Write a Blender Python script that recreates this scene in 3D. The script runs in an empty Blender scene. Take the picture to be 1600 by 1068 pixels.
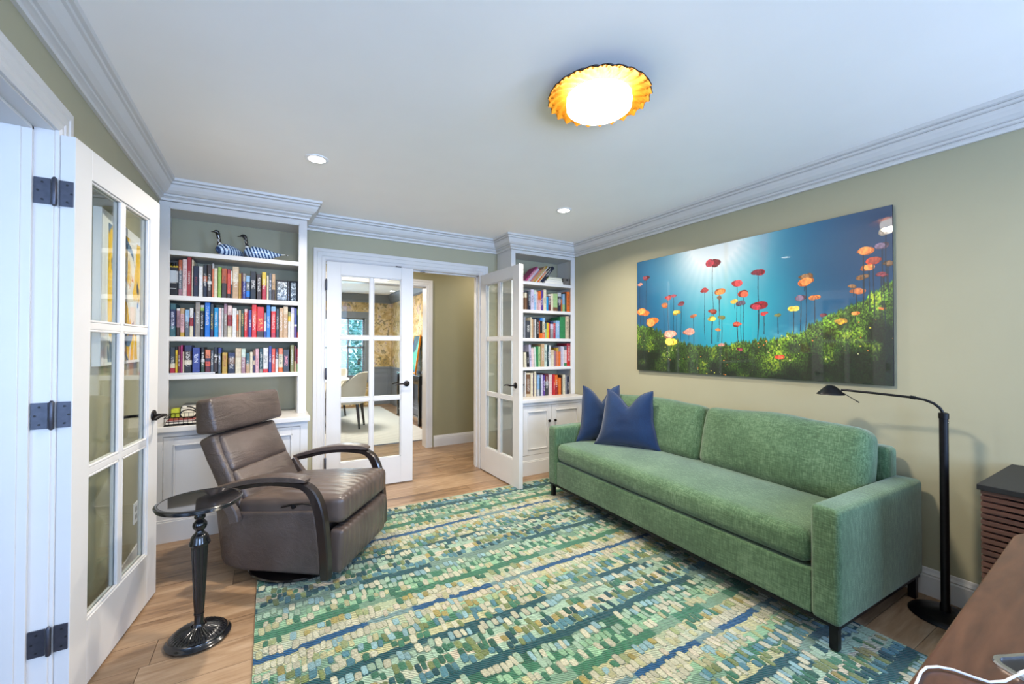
import bpy, bmesh, math, random
import numpy as np
from mathutils import Vector, Matrix, noise as mnoise
PI = math.pi
random.seed(7)
SC = bpy.context.scene
COL = SC.collection

# ------------------------------------------------------------------ camera
cam = bpy.data.cameras.new('camera'); cam.sensor_width = 36.0; cam.lens = 648.5/1600*36
cam.clip_start = 0.02; cam.clip_end = 200
co = bpy.data.objects.new('camera', cam); COL.objects.link(co); SC.camera = co
yaw, pit, rol = .5308, .0109, .0015
fw = Vector((math.sin(yaw)*math.cos(pit), math.cos(yaw)*math.cos(pit), math.sin(pit)))
r0 = Vector((math.cos(yaw), -math.sin(yaw), 0)); u0 = r0.cross(fw)
rt = r0*math.cos(rol)+u0*math.sin(rol); up = -r0*math.sin(rol)+u0*math.cos(rol)
co.matrix_world = Matrix(((rt.x, up.x, -fw.x, 0), (rt.y, up.y, -fw.y, 0), (rt.z, up.z, -fw.z, 1.2888), (0, 0, 0, 1)))

# ------------------------------------------------------------------ world, exposure, daylight
W = bpy.data.worlds.new('sky'); SC.world = W; W.use_nodes = True
bgn = W.node_tree.nodes['Background']; bgn.inputs[0].default_value = (.42, .68, 1.0, 1); bgn.inputs[1].default_value = 3.4
SC.view_settings.view_transform = 'Standard'; SC.view_settings.look = 'None'
SC.view_settings.gamma = 1.0; SC.view_settings.exposure = 0.10; SC.view_settings.use_curve_mapping = False
SC.cycles.use_denoising = True
SC.cycles.max_bounces = 10; SC.cycles.diffuse_bounces = 5; SC.cycles.glossy_bounces = 4
SC.cycles.transparent_max_bounces = 16; SC.cycles.sample_clamp_indirect = 6.0

def light(name, kind, loc, rot, energy, color, size=None, size_y=None, spread=None, shape=None, spot=None, blend=.6, radius=None):
    l = bpy.data.lights.new(name, kind); l.energy = energy; l.color = color
    if kind == 'AREA':
        l.shape = shape or 'RECTANGLE'; l.size = size
        if size_y: l.size_y = size_y
        if spread: l.spread = spread
    if kind == 'SPOT': l.spot_size = spot; l.spot_blend = blend; l.shadow_soft_size = radius or .04
    if kind == 'POINT': l.shadow_soft_size = radius or .08
    o = bpy.data.objects.new(name, l); COL.objects.link(o); o.location = loc; o.rotation_euler = rot
    return o
# daylight entering through the big window of the rear wall (behind the camera), the foyer and the dining window
DAY = (.42, .60, 1.0)
light('rear_window_daylight', 'AREA', (.22, -2.25, 1.25), (PI/2+.42, 0, 0), 195, DAY, 2.0, 1.5)
light('sofa_arm_fill_light', 'AREA', (2.58, -1.70, 1.5), (PI/2-.35, 0, 0), 100, DAY, .62, 1.3)  # fill lamp added out of view to brighten the near sofa arm
light('foyer_daylight', 'AREA', (-2.2, -.9, 1.4), (PI/2, 0, -.5), 42, DAY, 1.2, 1.8)
light('dining_window_daylight', 'AREA', (1.2, 9.75, 1.4), (-PI/2, 0, 0), 60, (.62, .8, 1.0), 1.2, 1.1)
WARM = (1.0, .91, .78)
light('flush_lamp_light', 'AREA', (1.24, 1.365, 2.312), (0, 0, 0), 46, (1.0, .88, .72), .26, shape='DISK')
DOWN = [(.247, 2.774), (2.124, 2.765), (.247, .1), (2.124, .0)]
for x, y in DOWN:
    light('downlight_beam', 'AREA', (x, y, 2.412), (0, 0, 0), 27 if y > 1 else 2.5, WARM, .09, shape='DISK', spread=2.6)
light('hall_light', 'AREA', (.9, 4.6, 2.40), (0, 0, 0), 20, WARM, .3, shape='DISK')
light('hall_light', 'AREA', (2.6, 4.6, 2.40), (0, 0, 0), 10, WARM, .3, shape='DISK')
light('dining_light', 'AREA', (1.0, 7.2, 2.33), (0, 0, 0), 80, WARM, .5, shape='DISK')

# ------------------------------------------------------------------ materials
def H(h, a=1.0):
    c = [int(h[i:i+2], 16)/255 for i in (0, 2, 4)]
    return tuple(x/12.92 if x <= .04045 else ((x+.055)/1.055)**2.4 for x in c)+(a,)
class NT:
    def __init__(s, name):
        s.m = bpy.data.materials.new(name); s.m.use_nodes = True; s.t = s.m.node_tree
        s.b = s.t.nodes['Principled BSDF']
    def n(s, ty, **kw):
        n = s.t.nodes.new(ty)
        for k, v in kw.items():
            if k.startswith('i_'):
                key = k[2:]; key = int(key) if key.isdigit() else key
                n.inputs[key].default_value = v
            else: setattr(n, k, v)
        return n
    def l(s, a, b): s.t.links.new(a, b)
    def ramp(s, fac, stops, interp='LINEAR'):
        r = s.t.nodes.new('ShaderNodeValToRGB'); r.color_ramp.interpolation = interp
        e = r.color_ramp.elements
        e[0].position, e[0].color = stops[0][0], stops[0][1]
        if len(stops) == 1: e.remove(e[1])
        else:
            e[1].position, e[1].color = stops[1][0], stops[1][1]
            for p, c in stops[2:]:
                q = e.new(p); q.color = c
        s.l(fac, r.inputs[0]); return r
    def bump(s, h, strength=.2, dist=.01):
        b = s.n('ShaderNodeBump'); b.inputs['Strength'].default_value = strength; b.inputs['Distance'].default_value = dist
        s.l(h, b.inputs['Height']); s.l(b.outputs[0], s.b.inputs['Normal']); return b
    def mapping(s, coord='Object', scale=(1, 1, 1), rot=(0, 0, 0)):
        tc = s.n('ShaderNodeTexCoord'); mp = s.n('ShaderNodeMapping'); mp.inputs['Scale'].default_value = scale
        mp.inputs['Rotation'].default_value = rot
        s.l(tc.outputs[coord], mp.inputs[0]); return mp.outputs[0]
    def mix(s, fac, a, b, mode='MIX'):
        m = s.n('ShaderNodeMix', data_type='RGBA', blend_type=mode)
        for k, v in ((0, fac), (6, a), (7, b)):
            if hasattr(v, 'links'): s.l(v, m.inputs[k])
            else: m.inputs[k].default_value = v
        return m.outputs[2]
    def math(s, op, a, b=None, c=None):
        m = s.n('ShaderNodeMath', operation=op)
        for k, v in ((0, a), (1, b), (2, c)):
            if v is None: continue
            if hasattr(v, 'links'): s.l(v, m.inputs[k])
            else: m.inputs[k].default_value = v
        return m.outputs[0]
    def set(s, **kw):
        for k, v in kw.items(): s.b.inputs[k.replace('_', ' ')].default_value = v
        return s
def plain(name, hx, rough=.5, metal=0, var=.06, scale=30, bump=.05, bdist=.002, coat=0, spec=.5, det=4):
    m = NT(name); v = m.mapping('Object')
    nz = m.n('ShaderNodeTexNoise', i_Scale=scale, i_Detail=det); m.l(v, nz.inputs['Vector'])
    c = H(hx); lo = tuple(max(0, x*(1-var)) for x in c[:3])+(1,); hi = tuple(min(1, x*(1+var)) for x in c[:3])+(1,)
    r = m.ramp(nz.outputs['Fac'], [(.3, lo), (.7, hi)]); m.l(r.outputs[0], m.b.inputs['Base Color'])
    m.b.inputs['Roughness'].default_value = rough; m.b.inputs['Metallic'].default_value = metal
    m.b.inputs['Coat Weight'].default_value = coat; m.b.inputs['Specular IOR Level'].default_value = spec
    if bump: m.bump(nz.outputs['Fac'], bump, bdist)
    return m.m
M = {}
M['white'] = plain('white_satin_paint', 'cfccc8', .38, var=.015, scale=6, bump=.03)
M['ceiling'] = plain('ceiling_paint', 'f9f6f2', .8, var=.01, scale=4, bump=.05)
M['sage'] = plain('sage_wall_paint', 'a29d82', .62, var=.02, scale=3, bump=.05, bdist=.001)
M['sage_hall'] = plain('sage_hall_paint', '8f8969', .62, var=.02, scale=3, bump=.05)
M['foyer'] = plain('foyer_wall_paint', 'd9dce0', .7, var=.02, scale=3)
M['bronze'] = plain('dark_bronze', '2b2726', .36, .85, var=.2, scale=60)
M['blackmetal'] = plain('black_metal', '17171a', .35, .6, var=.2, scale=60)
M['leather'] = None
M['hinge'] = plain('oil_rubbed_hinge', '4c4d55', .38, .7, var=.12, scale=50)
M['greytrim'] = plain('grey_blue_paint', '767c86', .5, var=.03, scale=5)
M['chrome'] = plain('brushed_chrome', 'b9b9bb', .22, 1.0, var=.05, scale=80)
M['cable'] = plain('cable_white', 'c9c9cc', .45, var=.01)
M['plastic'] = plain('white_plastic', 'eeeeee', .35, var=.01)
M['black'] = plain('black_matte', '0f0f11', .5, var=.1)
M['paper'] = plain('paper_pages', 'e3dccb', .8, var=.08, scale=220, bump=.2)
M['laminate'] = plain('light_plaster', 'd8d8d6', .6, var=.02)

def glass():
    m = NT('thin_glass'); t = m.t; t.nodes.remove(m.b)
    tr = m.n('ShaderNodeBsdfTransparent'); tr.inputs[0].default_value = (.94, .965, .955, 1)
    gl = m.n('ShaderNodeBsdfGlossy', i_Roughness=.015)
    ge = m.n('ShaderNodeNewGeometry'); vd = m.n('ShaderNodeVectorMath', operation='DOT_PRODUCT')
    m.l(ge.outputs['Normal'], vd.inputs[0]); m.l(ge.outputs['Incoming'], vd.inputs[1])
    ca = m.math('ABSOLUTE', vd.outputs['Value']); mx = m.n('ShaderNodeMixShader')
    f2 = m.math('ADD', .04, m.math('MULTIPLY', .96, m.math('POWER', m.math('SUBTRACT', 1.0, ca), 5.0)))   # thin pane: Schlick reflectance
    m.l(f2, mx.inputs[0]); m.l(tr.outputs[0], mx.inputs[1]); m.l(gl.outputs[0], mx.inputs[2])
    m.l(mx.outputs[0], t.nodes['Material Output'].inputs[0]); return m.m
M['glass'] = glass()
def emit(name, col, st):
    m = NT(name); m.b.inputs['Base Color'].default_value = (.9, .9, .9, 1)
    m.b.inputs['Emission Color'].default_value = col; m.b.inputs['Emission Strength'].default_value = st; return m.m
M['lamp_glow'] = emit('lamp_diffuser_glow', (1, .90, .74, 1), 12)
M['down_glow'] = emit('downlight_glow', (1, .95, .86, 1), 14)

def leather():
    m = NT('taupe_leather'); v = m.mapping('Object')
    a = m.n('ShaderNodeTexVoronoi', i_Scale=230, feature='F1'); m.l(v, a.inputs['Vector'])
    b = m.n('ShaderNodeTexNoise', i_Scale=5, i_Detail=5, i_Distortion=.6); m.l(v, b.inputs['Vector'])
    w = m.n('ShaderNodeTexNoise', i_Scale=14, i_Detail=3, i_Distortion=1.4); m.l(m.mapping('Object', (1, .25, 1)), w.inputs['Vector'])
    r = m.ramp(b.outputs['Fac'], [(.3, H('453b36')), (.7, H('5a4d46'))]); m.l(r.outputs[0], m.b.inputs['Base Color'])
    h = m.math('ADD', m.math('MULTIPLY', a.outputs['Distance'], .12), m.math('MULTIPLY', w.outputs['Fac'], 1.1))
    m.bump(h, .5, .011); m.set(Roughness=.33); return m.m
M['leather'] = leather()
def pleated():
    m = NT('pleated_leather'); v = m.mapping('Object', (1, 1, .25))
    a = m.n('ShaderNodeTexWave', i_Scale=6.5, i_Distortion=7.5, bands_direction='Y'); a.inputs['Detail'].default_value = 2; a.inputs['Detail Scale'].default_value = .7; m.l(v, a.inputs['Vector'])
    b = m.n('ShaderNodeTexNoise', i_Scale=5, i_Detail=5, i_Distortion=.6); m.l(m.mapping('Object'), b.inputs['Vector'])
    r = m.ramp(b.outputs['Fac'], [(.3, H('453b36')), (.7, H('5a4d46'))]); m.l(r.outputs[0], m.b.inputs['Base Color'])
    m.bump(m.math('ADD', a.outputs['Fac'], b.outputs['Fac']), .3, .010); m.set(Roughness=.33); return m.m
M['pleated'] = pleated()
def fabric(name, c1, c2, sc=260, rough=.9, sheen=.4, bs=.35, big=5, streak=(1, 1, 1)):
    m = NT(name); v = m.mapping('Object', streak)
    a = m.n('ShaderNodeTexNoise', i_Scale=sc, i_Detail=2); m.l(v, a.inputs['Vector'])
    b = m.n('ShaderNodeTexNoise', i_Scale=big, i_Detail=5); m.l(v, b.inputs['Vector'])
    f = m.math('ADD', m.math('MULTIPLY', a.outputs['Fac'], .7), m.math('MULTIPLY', b.outputs['Fac'], .45))
    r = m.ramp(f, [(.38, H(c1)), (.75, H(c2))]); m.l(r.outputs[0], m.b.inputs['Base Color'])
    m.bump(a.outputs['Fac'], bs, .003); m.set(Roughness=rough, Sheen_Weight=sheen); m.b.inputs['Sheen Roughness'].default_value = .5
    m.b.inputs['Specular IOR Level'].default_value = .2; return m.m
def chenille():
    m = NT('green_chenille'); fs = []
    for sc_, nscale in (((1, .12, 1), 210), ((.5, 1, .13), 190)):
        a = m.n('ShaderNodeTexNoise', i_Scale=nscale, i_Detail=2); m.l(m.mapping('Object', sc_), a.inputs['Vector']); fs.append(a.outputs['Fac'])
    b = m.n('ShaderNodeTexNoise', i_Scale=4, i_Detail=6); m.l(m.mapping('Object'), b.inputs['Vector'])
    s = m.math('ADD', m.math('ADD', m.math('MULTIPLY', fs[0], .5), m.math('MULTIPLY', fs[1], .5)), m.math('MULTIPLY', b.outputs['Fac'], .35))
    r = m.ramp(s, [(.46, H('334931')), (.66, H('455f42')), (.84, H('60795a'))]); m.l(r.outputs[0], m.b.inputs['Base Color'])
    m.bump(s, .3, .003); m.set(Roughness=.85, Sheen_Weight=.25); m.b.inputs['Specular IOR Level'].default_value = .2; return m.m
M['chenille'] = chenille()
M['velvet'] = fabric('blue_velvet', '091b38', '123054', 300, .8, .3, .25, 6)
M['dchair'] = fabric('oatmeal_fabric', 'bab4a4', 'd0cabb', 260)
def wood(name, cs, scale=(1.2, 14, 14), rough=.45, coat=0, rand=False, bs=.12, coord='Object'):
    m = NT(name); tc = m.n('ShaderNodeTexCoord'); mp = m.n('ShaderNodeMapping'); mp.inputs['Scale'].default_value = scale
    if rand:
        g = m.n('ShaderNodeNewGeometry'); oi = m.n('ShaderNodeObjectInfo')
        mul = m.math('MULTIPLY', oi.outputs['Random'], 37.0); cx = m.n('ShaderNodeCombineXYZ')
        m.l(mul, cx.inputs[0]); m.l(mul, cx.inputs[1])
        va = m.n('ShaderNodeVectorMath', operation='ADD'); m.l(g.outputs['Position'], va.inputs[0]); m.l(cx.outputs[0], va.inputs[1])
        m.l(va.outputs[0], mp.inputs[0])
    else: m.l(tc.outputs[coord], mp.inputs[0])
    a = m.n('ShaderNodeTexNoise', i_Scale=1.6, i_Detail=9, i_Distortion=1.1, i_Roughness=.62); m.l(mp.outputs[0], a.inputs['Vector'])
    b = m.n('ShaderNodeTexNoise', i_Scale=9, i_Detail=4, i_Distortion=.3); m.l(mp.outputs[0], b.inputs['Vector'])
    f = m.math('ADD', m.math('MULTIPLY', a.outputs['Fac'], .75), m.math('MULTIPLY', b.outputs['Fac'], .25))
    if rand: f = m.math('ADD', f, m.math('MULTIPLY', m.math('SUBTRACT', oi.outputs['Random'], .5), .16))
    st = [(.30+.14*i*(3/(len(cs)-1)), H(c)) for i, c in enumerate(cs)]
    r = m.ramp(f, st); m.l(r.outputs[0], m.b.inputs['Base Color'])
    m.bump(b.outputs['Fac'], bs, .002); m.set(Roughness=rough); m.b.inputs['Coat Weight'].default_value = coat; return m.m
M['oak'] = wood('oak_planks', ['5c4632', '86694d', '9c8063', 'b0967a'], (1.1, 9, 9), .36, rand=True)
M['oakbase'] = plain('floor_joint_brown', '4a3828', .7)  # plain dark brown of the base slab, showing between planks
M['walnut'] = wood('walnut_desk', ['2a1a10', '44291a', '533422', '603f2b'], (1.6, 9, 9), .33)
M['walnut2'] = wood('walnut_slats', ['34201a', '4e3228', '644234'], (20, 2.5, 20), .45)
M['darkwood'] = wood('dark_arm_wood', ['140e0e', '1d1514', '281d1b'], (6, 6, 3), .3, coat=.3)
M['espresso'] = wood('espresso_wood', ['14100f', '1c1715', '241d1a'], (4, 4, 1), .18, coat=.5)
M['glossblack'] = plain('gloss_black_lacquer', '141416', .2, .25, var=.15, scale=40, coat=.5)
M['glasstop'] = plain('dark_glass_top', '1a1b1e', .06, 0, var=.05, bump=0, coat=1.0)
M['gold'] = plain('gold_leaf', 'dc8f22', .5, .55, var=.12, scale=20, bump=.1)

# ------------------------------------------------------------------ mesh helpers
class B:
    """collects shapes into one mesh"""
    def __init__(s): s.v = []; s.f = []; s.sm = []
    def add(s, vs, fs, smooth=False):
        o = len(s.v); s.v += [tuple(v) for v in vs]; s.f += [tuple(i+o for i in f) for f in fs]; s.sm += [smooth]*len(fs); return s
    def box(s, x0, x1, y0, y1, z0, z1, xf=None):
        vs = [(x, y, z) for x in (x0, x1) for y in (y0, y1) for z in (z0, z1)]
        if xf: vs = [xf(v) for v in vs]
        return s.add(vs, [(0, 1, 3, 2), (4, 6, 7, 5), (0, 4, 5, 1), (2, 3, 7, 6), (0, 2, 6, 4), (1, 5, 7, 3)])
    def lathe(s, prof, n=32, c=(0, 0, 0), rmod=None, cap=True, axis='z', smooth=True):
        vs = []; fs = []
        for i, (r, z) in enumerate(prof):
            for k in range(n):
                a = 2*PI*k/n; rr = r*(rmod(a, i, r) if rmod else 1)
                p = (rr*math.cos(a), rr*math.sin(a), z)
                if axis == 'y': p = (p[0], p[2], p[1])
                if axis == 'x': p = (p[2], p[0], p[1])
                vs.append((p[0]+c[0], p[1]+c[1], p[2]+c[2]))
        for i in range(len(prof)-1):
            for k in range(n):
                k2 = (k+1) % n; fs.append((i*n+k, i*n+k2, (i+1)*n+k2, (i+1)*n+k))
        if cap: fs.append(tuple(reversed(range(n)))); fs.append(tuple((len(prof)-1)*n+k for k in range(n)))
        return s.add(vs, fs, smooth)
    def tube(s, pts, rad, n=10, cap=True, smooth=True, flat=1.0):
        pts = [Vector(p) for p in pts]; m = len(pts)
        rads = rad if isinstance(rad, (list, tuple)) else [rad]*m
        vs = []; up_ = Vector((0, 0, 1))
        t0 = (pts[1]-pts[0]).normalized(); nrm = up_.cross(t0)
        if nrm.length < .1: nrm = Vector((1, 0, 0))
        nrm.normalize()
        for i, p in enumerate(pts):
            t = (pts[min(i+1, m-1)]-pts[max(i-1, 0)]).normalized()
            nrm = (nrm-t*nrm.dot(t)).normalized(); bn = t.cross(nrm)
            for k in range(n):
                a = 2*PI*k/n; vs.append(p+nrm*math.cos(a)*rads[i]+bn*math.sin(a)*rads[i]*flat)
        fs = [(i*n+k, i*n+(k+1) % n, (i+1)*n+(k+1) % n, (i+1)*n+k) for i in range(m-1) for k in range(n)]
        if cap: fs.append(tuple(reversed(range(n)))); fs.append(tuple((m-1)*n+k for k in range(n)))
        return s.add(vs, fs, smooth)
    def prism(s, poly, z0, z1, xf=None, top=None):
        n = len(poly); vs = [(x, y, z0) for x, y in poly]+[(x, y, z1) for x, y in (top or poly)]
        if xf: vs = [xf(v) for v in vs]
        fs = [tuple(reversed(range(n))), tuple(range(n, 2*n))]+[(i, (i+1) % n, n+(i+1) % n, n+i) for i in range(n)]
        return s.add(vs, fs)
    def soft(s, hx, hy, hz, r, puff=(0, 0, 0), xf=None, n=9, k=4):
        """rounded, puffed box centred on the origin"""
        hs = (hx, hy, hz); bm = bmesh.new()
        def axis(h):
            rr = min(r, h*.999); c = [rr*(1-math.cos(PI/2*i/k)) for i in range(k)]
            inner = [(-h+rr)+(2*h-2*rr)*i/n for i in range(n+1)]
            return [-h+x for x in c]+inner+[h-x for x in reversed(c)]
        A = [axis(h) for h in hs]; vs = []; fs = []
        for ax in range(3):
            u, w = [(1, 2), (2, 0), (0, 1)][ax]
            for sg in (-1, 1):
                o = len(vs); nu, nw = len(A[u]), len(A[w])
                for a in A[u]:
                    for b in A[w]:
                        q = [0, 0, 0]; q[ax] = sg*hs[ax]; q[u] = a; q[w] = b
                        inn = [max(-(hs[j]-min(r, hs[j]*.999)), min(hs[j]-min(r, hs[j]*.999), q[j])) for j in range(3)]
                        d = Vector(q)-Vector(inn)
                        if d.length > 1e-9: d.normalize()
                        rr = min([min(r, h*.999) for h in hs]) if False else r
                        p = [inn[j]+d[j]*min(r, hs[j]*.999) for j in range(3)]
                        for j in range(3):
                            u2, w2 = [(1, 2), (2, 0), (0, 1)][j]
                            wgt = (1-(p[u2]/hs[u2])**2)*(1-(p[w2]/hs[w2])**2)
                            p[j] += puff[j]*wgt*(p[j]/hs[j])
                        vs.append(p)
                for i in range(nu-1):
                    for j in range(nw-1):
                        f = (o+i*nw+j, o+(i+1)*nw+j, o+(i+1)*nw+j+1, o+i*nw+j+1)
                        fs.append(f if sg > 0 else tuple(reversed(f)))
        if xf: vs = [xf(v) for v in vs]
        return s.add(vs, fs, True)
    def sweep(s, prof, path, closed=False, smooth=False):
        """prof: (d, z) with d to the left of the direction of travel; path: (x, y) points, mitred"""
        P = [Vector((p[0], p[1])) for p in path]; n = len(prof); vs = []
        for i, p in enumerate(P):
            ns = []
            if i > 0: d = (P[i]-P[i-1]).normalized(); ns.append(Vector((-d.y, d.x)))
            if i < len(P)-1: d = (P[i+1]-P[i]).normalized(); ns.append(Vector((-d.y, d.x)))
            if len(ns) == 2: m_ = (ns[0]+ns[1]); m_ = m_/max(.2, m_.dot(ns[0]))
            else: m_ = ns[0]
            for d_, z in prof: q = p+m_*d_; vs.append((q.x, q.y, z))
        fs = [(i*n+k, (i+1)*n+k, (i+1)*n+(k+1) % n, i*n+(k+1) % n) for i in range(len(P)-1) for k in range(n)]
        fs.append(tuple(range(n))); fs.append(tuple(reversed([(len(P)-1)*n+k for k in range(n)])))
        return s.add(vs, fs, smooth)
    def build(s, name, mat, parent=None, bevel=0, seg=2, weld=False, world=False, sub=0, kind=None, **props):
        vs = s.v
        if world and parent is not None:
            inv = root_of(parent); vs = [tuple(inv @ Vector(v)) for v in vs]
        me = bpy.data.meshes.new(name); me.from_pydata(vs, [], s.f)
        me.polygons.foreach_set('use_smooth', s.sm)
        bm = bmesh.new(); bm.from_mesh(me)
        if weld or any(s.sm): bmesh.ops.remove_doubles(bm, verts=bm.verts, dist=1e-5)
        bmesh.ops.recalc_face_normals(bm, faces=bm.faces)
        if bevel:
            es = [e for e in bm.edges if len(e.link_faces) == 2 and e.calc_face_angle(0) > .5]
            bmesh.ops.bevel(bm, geom=es, offset=bevel, segments=seg, affect='EDGES', profile=.6, clamp_overlap=True)
        bm.to_mesh(me); bm.free()
        if any(s.sm): me.set_sharp_from_angle(angle=.75)
        if mat is not None: me.materials.append(M[mat] if isinstance(mat, str) else mat)
        o = bpy.data.objects.new(name, me); COL.objects.link(o)
        if parent is not None: o.parent = parent
        if kind: o['kind'] = kind
        for k, v in props.items(): o[k] = v
        return o
def root_of(o):
    m = Matrix.Identity(4)
    while o is not None: m = o.matrix_basis @ m; o = o.parent
    return m.inverted()
def thing(name, label, cat, loc=(0, 0, 0), rz=0, group=None, kind=None):
    o = bpy.data.objects.new(name, None); COL.objects.link(o); o.location = loc; o.rotation_euler = (0, 0, rz); o.empty_display_size = .05
    if kind: o['kind'] = kind
    if label: o['label'] = label
    if cat: o['category'] = cat
    if group: o['group'] = group
    return o
def tag(o, label, cat, group=None):
    o['label'] = label; o['category'] = cat
    if group: o['group'] = group
    return o
def bx(name, mat, x0, x1, y0, y1, z0, z1, parent=None, bevel=0, **kw):
    return B().box(x0, x1, y0, y1, z0, z1).build(name, mat, parent, bevel, **kw)
S = dict(kind='structure')
XL, XR, YB, ZC, H0 = -.654, 2.977, 3.983, 2.43, 1.2888

# ------------------------------------------------------------------ setting: shell
fl = bx('floor', 'oakbase', -3.0, 3.2, -1.75, 9.62, -.06, -.008, **S)
pm = None
def plank_mesh():
    b = B(); b.box(0, 1, 0, 1, -.008, 0); return b
pl0 = B().box(0, 1, 0, 1, -1, 0).build('plank', 'oak', fl)
pl_me = pl0.data; first = True
rng = random.Random(3)
y = -1.6+.0; rows = []
yy = 2.2-.17*23
while yy < 9.5:
    if yy < 3.95: xa, xb = -.66, 2.97
    elif yy < 5.25: xa, xb = -1.0, 3.1
    else: xa, xb = -.9, 2.4
    x = xa-rng.uniform(0, 1.2)
    while x < xb:
        L = rng.choice([1.3, 1.7, 2.1]); x0, x1 = max(x, xa), min(x+L, xb)
        if x1-x0 > .08:
            if first: o = pl0; first = False
            else: o = pl0.copy(); COL.objects.link(o)
            o.location = (x0+.0012, yy+.0012, 0); o.scale = (x1-x0-.0024, .1676, .008)
        x += L
    yy += .17
bx('ceiling', 'ceiling', -3.0, 3.2, -1.75, 9.62, ZC, ZC+.1, **S)
b = B(); b.box(XL-.12, .40, YB, YB+.13, 0, ZC).box(1.96, XR+.12, YB, YB+.13, 0, ZC).box(.40, 1.96, YB, YB+.13, 2.075, ZC)
b.build('wall_back', 'sage', **S)
bx('wall_right', 'sage', XR, XR+.12, -1.6, YB+.01, 0, ZC, **S)
b = B(); b.box(XL-.13, XL, 2.09, YB+.01, 0, ZC).box(XL-.13, XL, -1.6, .50, 0, ZC).box(XL-.13, XL, .50, 2.09, 2.075, ZC)
b.build('wall_left', 'sage', **S)
b = B(); b.box(XL-.13, -.58, -1.75, -1.6, 0, ZC).box(1.02, 2.24, -1.75, -1.6, 0, ZC).box(2.92, XR+.12, -1.75, -1.6, 0, ZC).box(2.24, 2.92, -1.75, -1.6, 0, .8).box(2.24, 2.92, -1.75, -1.6, 2.2, ZC).box(-.58, 1.02, -1.75, -1.6, 0, .75).box(-.58, 1.02, -1.75, -1.6, 2.2, ZC)
b.build('wall_rear', 'sage', **S)
# rear window, behind the camera
w = thing('window_1', None, None, (.22, -1.66, .75), kind='structure')
b = B()
for x0, x1 in ((-.80, -.73), (.73, .80), (-.02, .02)): b.box(x0, x1, -.005, .05, 0, 1.45)
b.box(-.8, .8, -.005, .05, 0, .06).box(-.8, .8, -.005, .05, 1.39, 1.45); b.build('window_frame', 'white', w, .003)
b = B(); b.box(-.9, .9, .06, .08, -.1, 0).box(-.9, .9, .06, .08, 1.45, 1.55).box(-.9, -.8, .06, .08, 0, 1.45).box(.8, .9, .06, .08, 0, 1.45)
b.build('window_casing', 'white', w, .003)
w = thing('fill_window', None, None, (2.58, -1.62, .8), kind='structure')  # unseen extra window, added to go with the sofa arm fill lamp
b = B().box(-.34, -.29, -.005, .05, 0, 1.4).box(.29, .34, -.005, .05, 0, 1.4).box(-.34, .34, -.005, .05, 0, .05).box(-.34, .34, -.005, .05, 1.35, 1.4); b.build('window_frame', 'white', w, .003)
# foyer on the left beyond the wide opening
b = B(); b.box(-3.0, -2.88, -1.6, 4.1, 0, ZC).box(-2.88, XL-.13, 2.9, 3.02, 0, ZC).box(-2.88, -2.7, -1.75, -1.6, 0, ZC).box(-1.7, XL-.13, -1.75, -1.6, 0, ZC).box(-2.7, -1.7, -1.75, -1.6, 2.1, ZC)
b.build('wall_foyer', 'foyer', **S)
# hall behind the back wall
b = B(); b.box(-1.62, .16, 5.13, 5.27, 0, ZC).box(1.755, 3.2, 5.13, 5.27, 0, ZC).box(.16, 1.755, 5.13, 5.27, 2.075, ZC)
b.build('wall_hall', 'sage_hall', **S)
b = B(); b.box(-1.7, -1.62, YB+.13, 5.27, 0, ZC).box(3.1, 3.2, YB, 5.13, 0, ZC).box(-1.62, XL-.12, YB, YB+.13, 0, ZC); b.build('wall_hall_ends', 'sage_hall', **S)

# ---- trims: crown, baseboards, casings
CR = [(0, 2.292), (.014, 2.292), (.016, 2.306), (.026, 2.311), (.020, 2.316), (.030, 2.320), (.031, 2.330), (.027, 2.334), (.040, 2.337), (.058, 2.352), (.070, 2.372), (.076, 2.388), (.071, 2.392), (.084, 2.396), (.087, 2.406), (.082, 2.410), (.098, 2.414), (.102, 2.4295), (0, 2.4295)]
def crown_path(pts): return list(reversed(pts))
b = B()
YF = 3.672
path = [(XL, -1.6), (XL, YF), (.26, YF), (.26, YB), (2.147, YB), (2.147, YF), (XR, YF), (XR, -1.6)]
b.sweep([(-d, z) for d, z in CR], path); b.build('trim_1', 'white', kind='structure')
BB = [(0, 0), (.015, 0), (.015, .098), (.012, .106), (.014, .112), (.009, .124), (.006, .138), (0, .14)]
def base(name, pts):
    B().sweep([(-d, z) for d, z in BB], pts).build(name, 'white', kind='structure')
base('baseboard_right', [(XR, 3.48), (XR, -1.6)])
base('baseboard_left', [(XL, 2.20), (XL, 3.5)])
base('baseboard_back', [(.275, YB), (.325, YB)])
base('baseboard_hall', [(1.84, 5.13), (3.1, 5.13)])
CP = [(.0, .0), (.0, .012), (.012, .017), (.03, .015), (.036, .019), (.066, .017), (.072, .021), (.098, .020), (.1, .0)]
def casing(name, axis, plane, a0, a1, ztop, sgn, w=.1, kind='structure', zb=0):
    """door casing round an opening a0..a1 in a wall plane; sgn = side it stands proud to"""
    prof = [(p*w/.1, q) for p, q in CP]; n = len(prof); b = B(); vs = []
    for (a, z, da, dz) in ((a0, zb, -1, 0), (a0, ztop, -1, 1), (a1, ztop, 1, 1), (a1, zb, 1, 0)):
        for p, q in prof:
            aa, zz, nn = a+da*p, z+dz*p, plane+sgn*q
            vs.append((nn, aa, zz) if axis == 'x' else (aa, nn, zz))
    fs = [(i*n+k, (i+1)*n+k, (i+1)*n+(k+1) % n, i*n+(k+1) % n) for i in range(3) for k in range(n)]
    fs += [tuple(range(n)), tuple(reversed(range(3*n, 4*n)))]
    b.add(vs, fs); return b.build(name, 'white', kind=kind)
casing('trim_2', 'y', YB, .432, 1.93, 2.048, -1)
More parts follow.
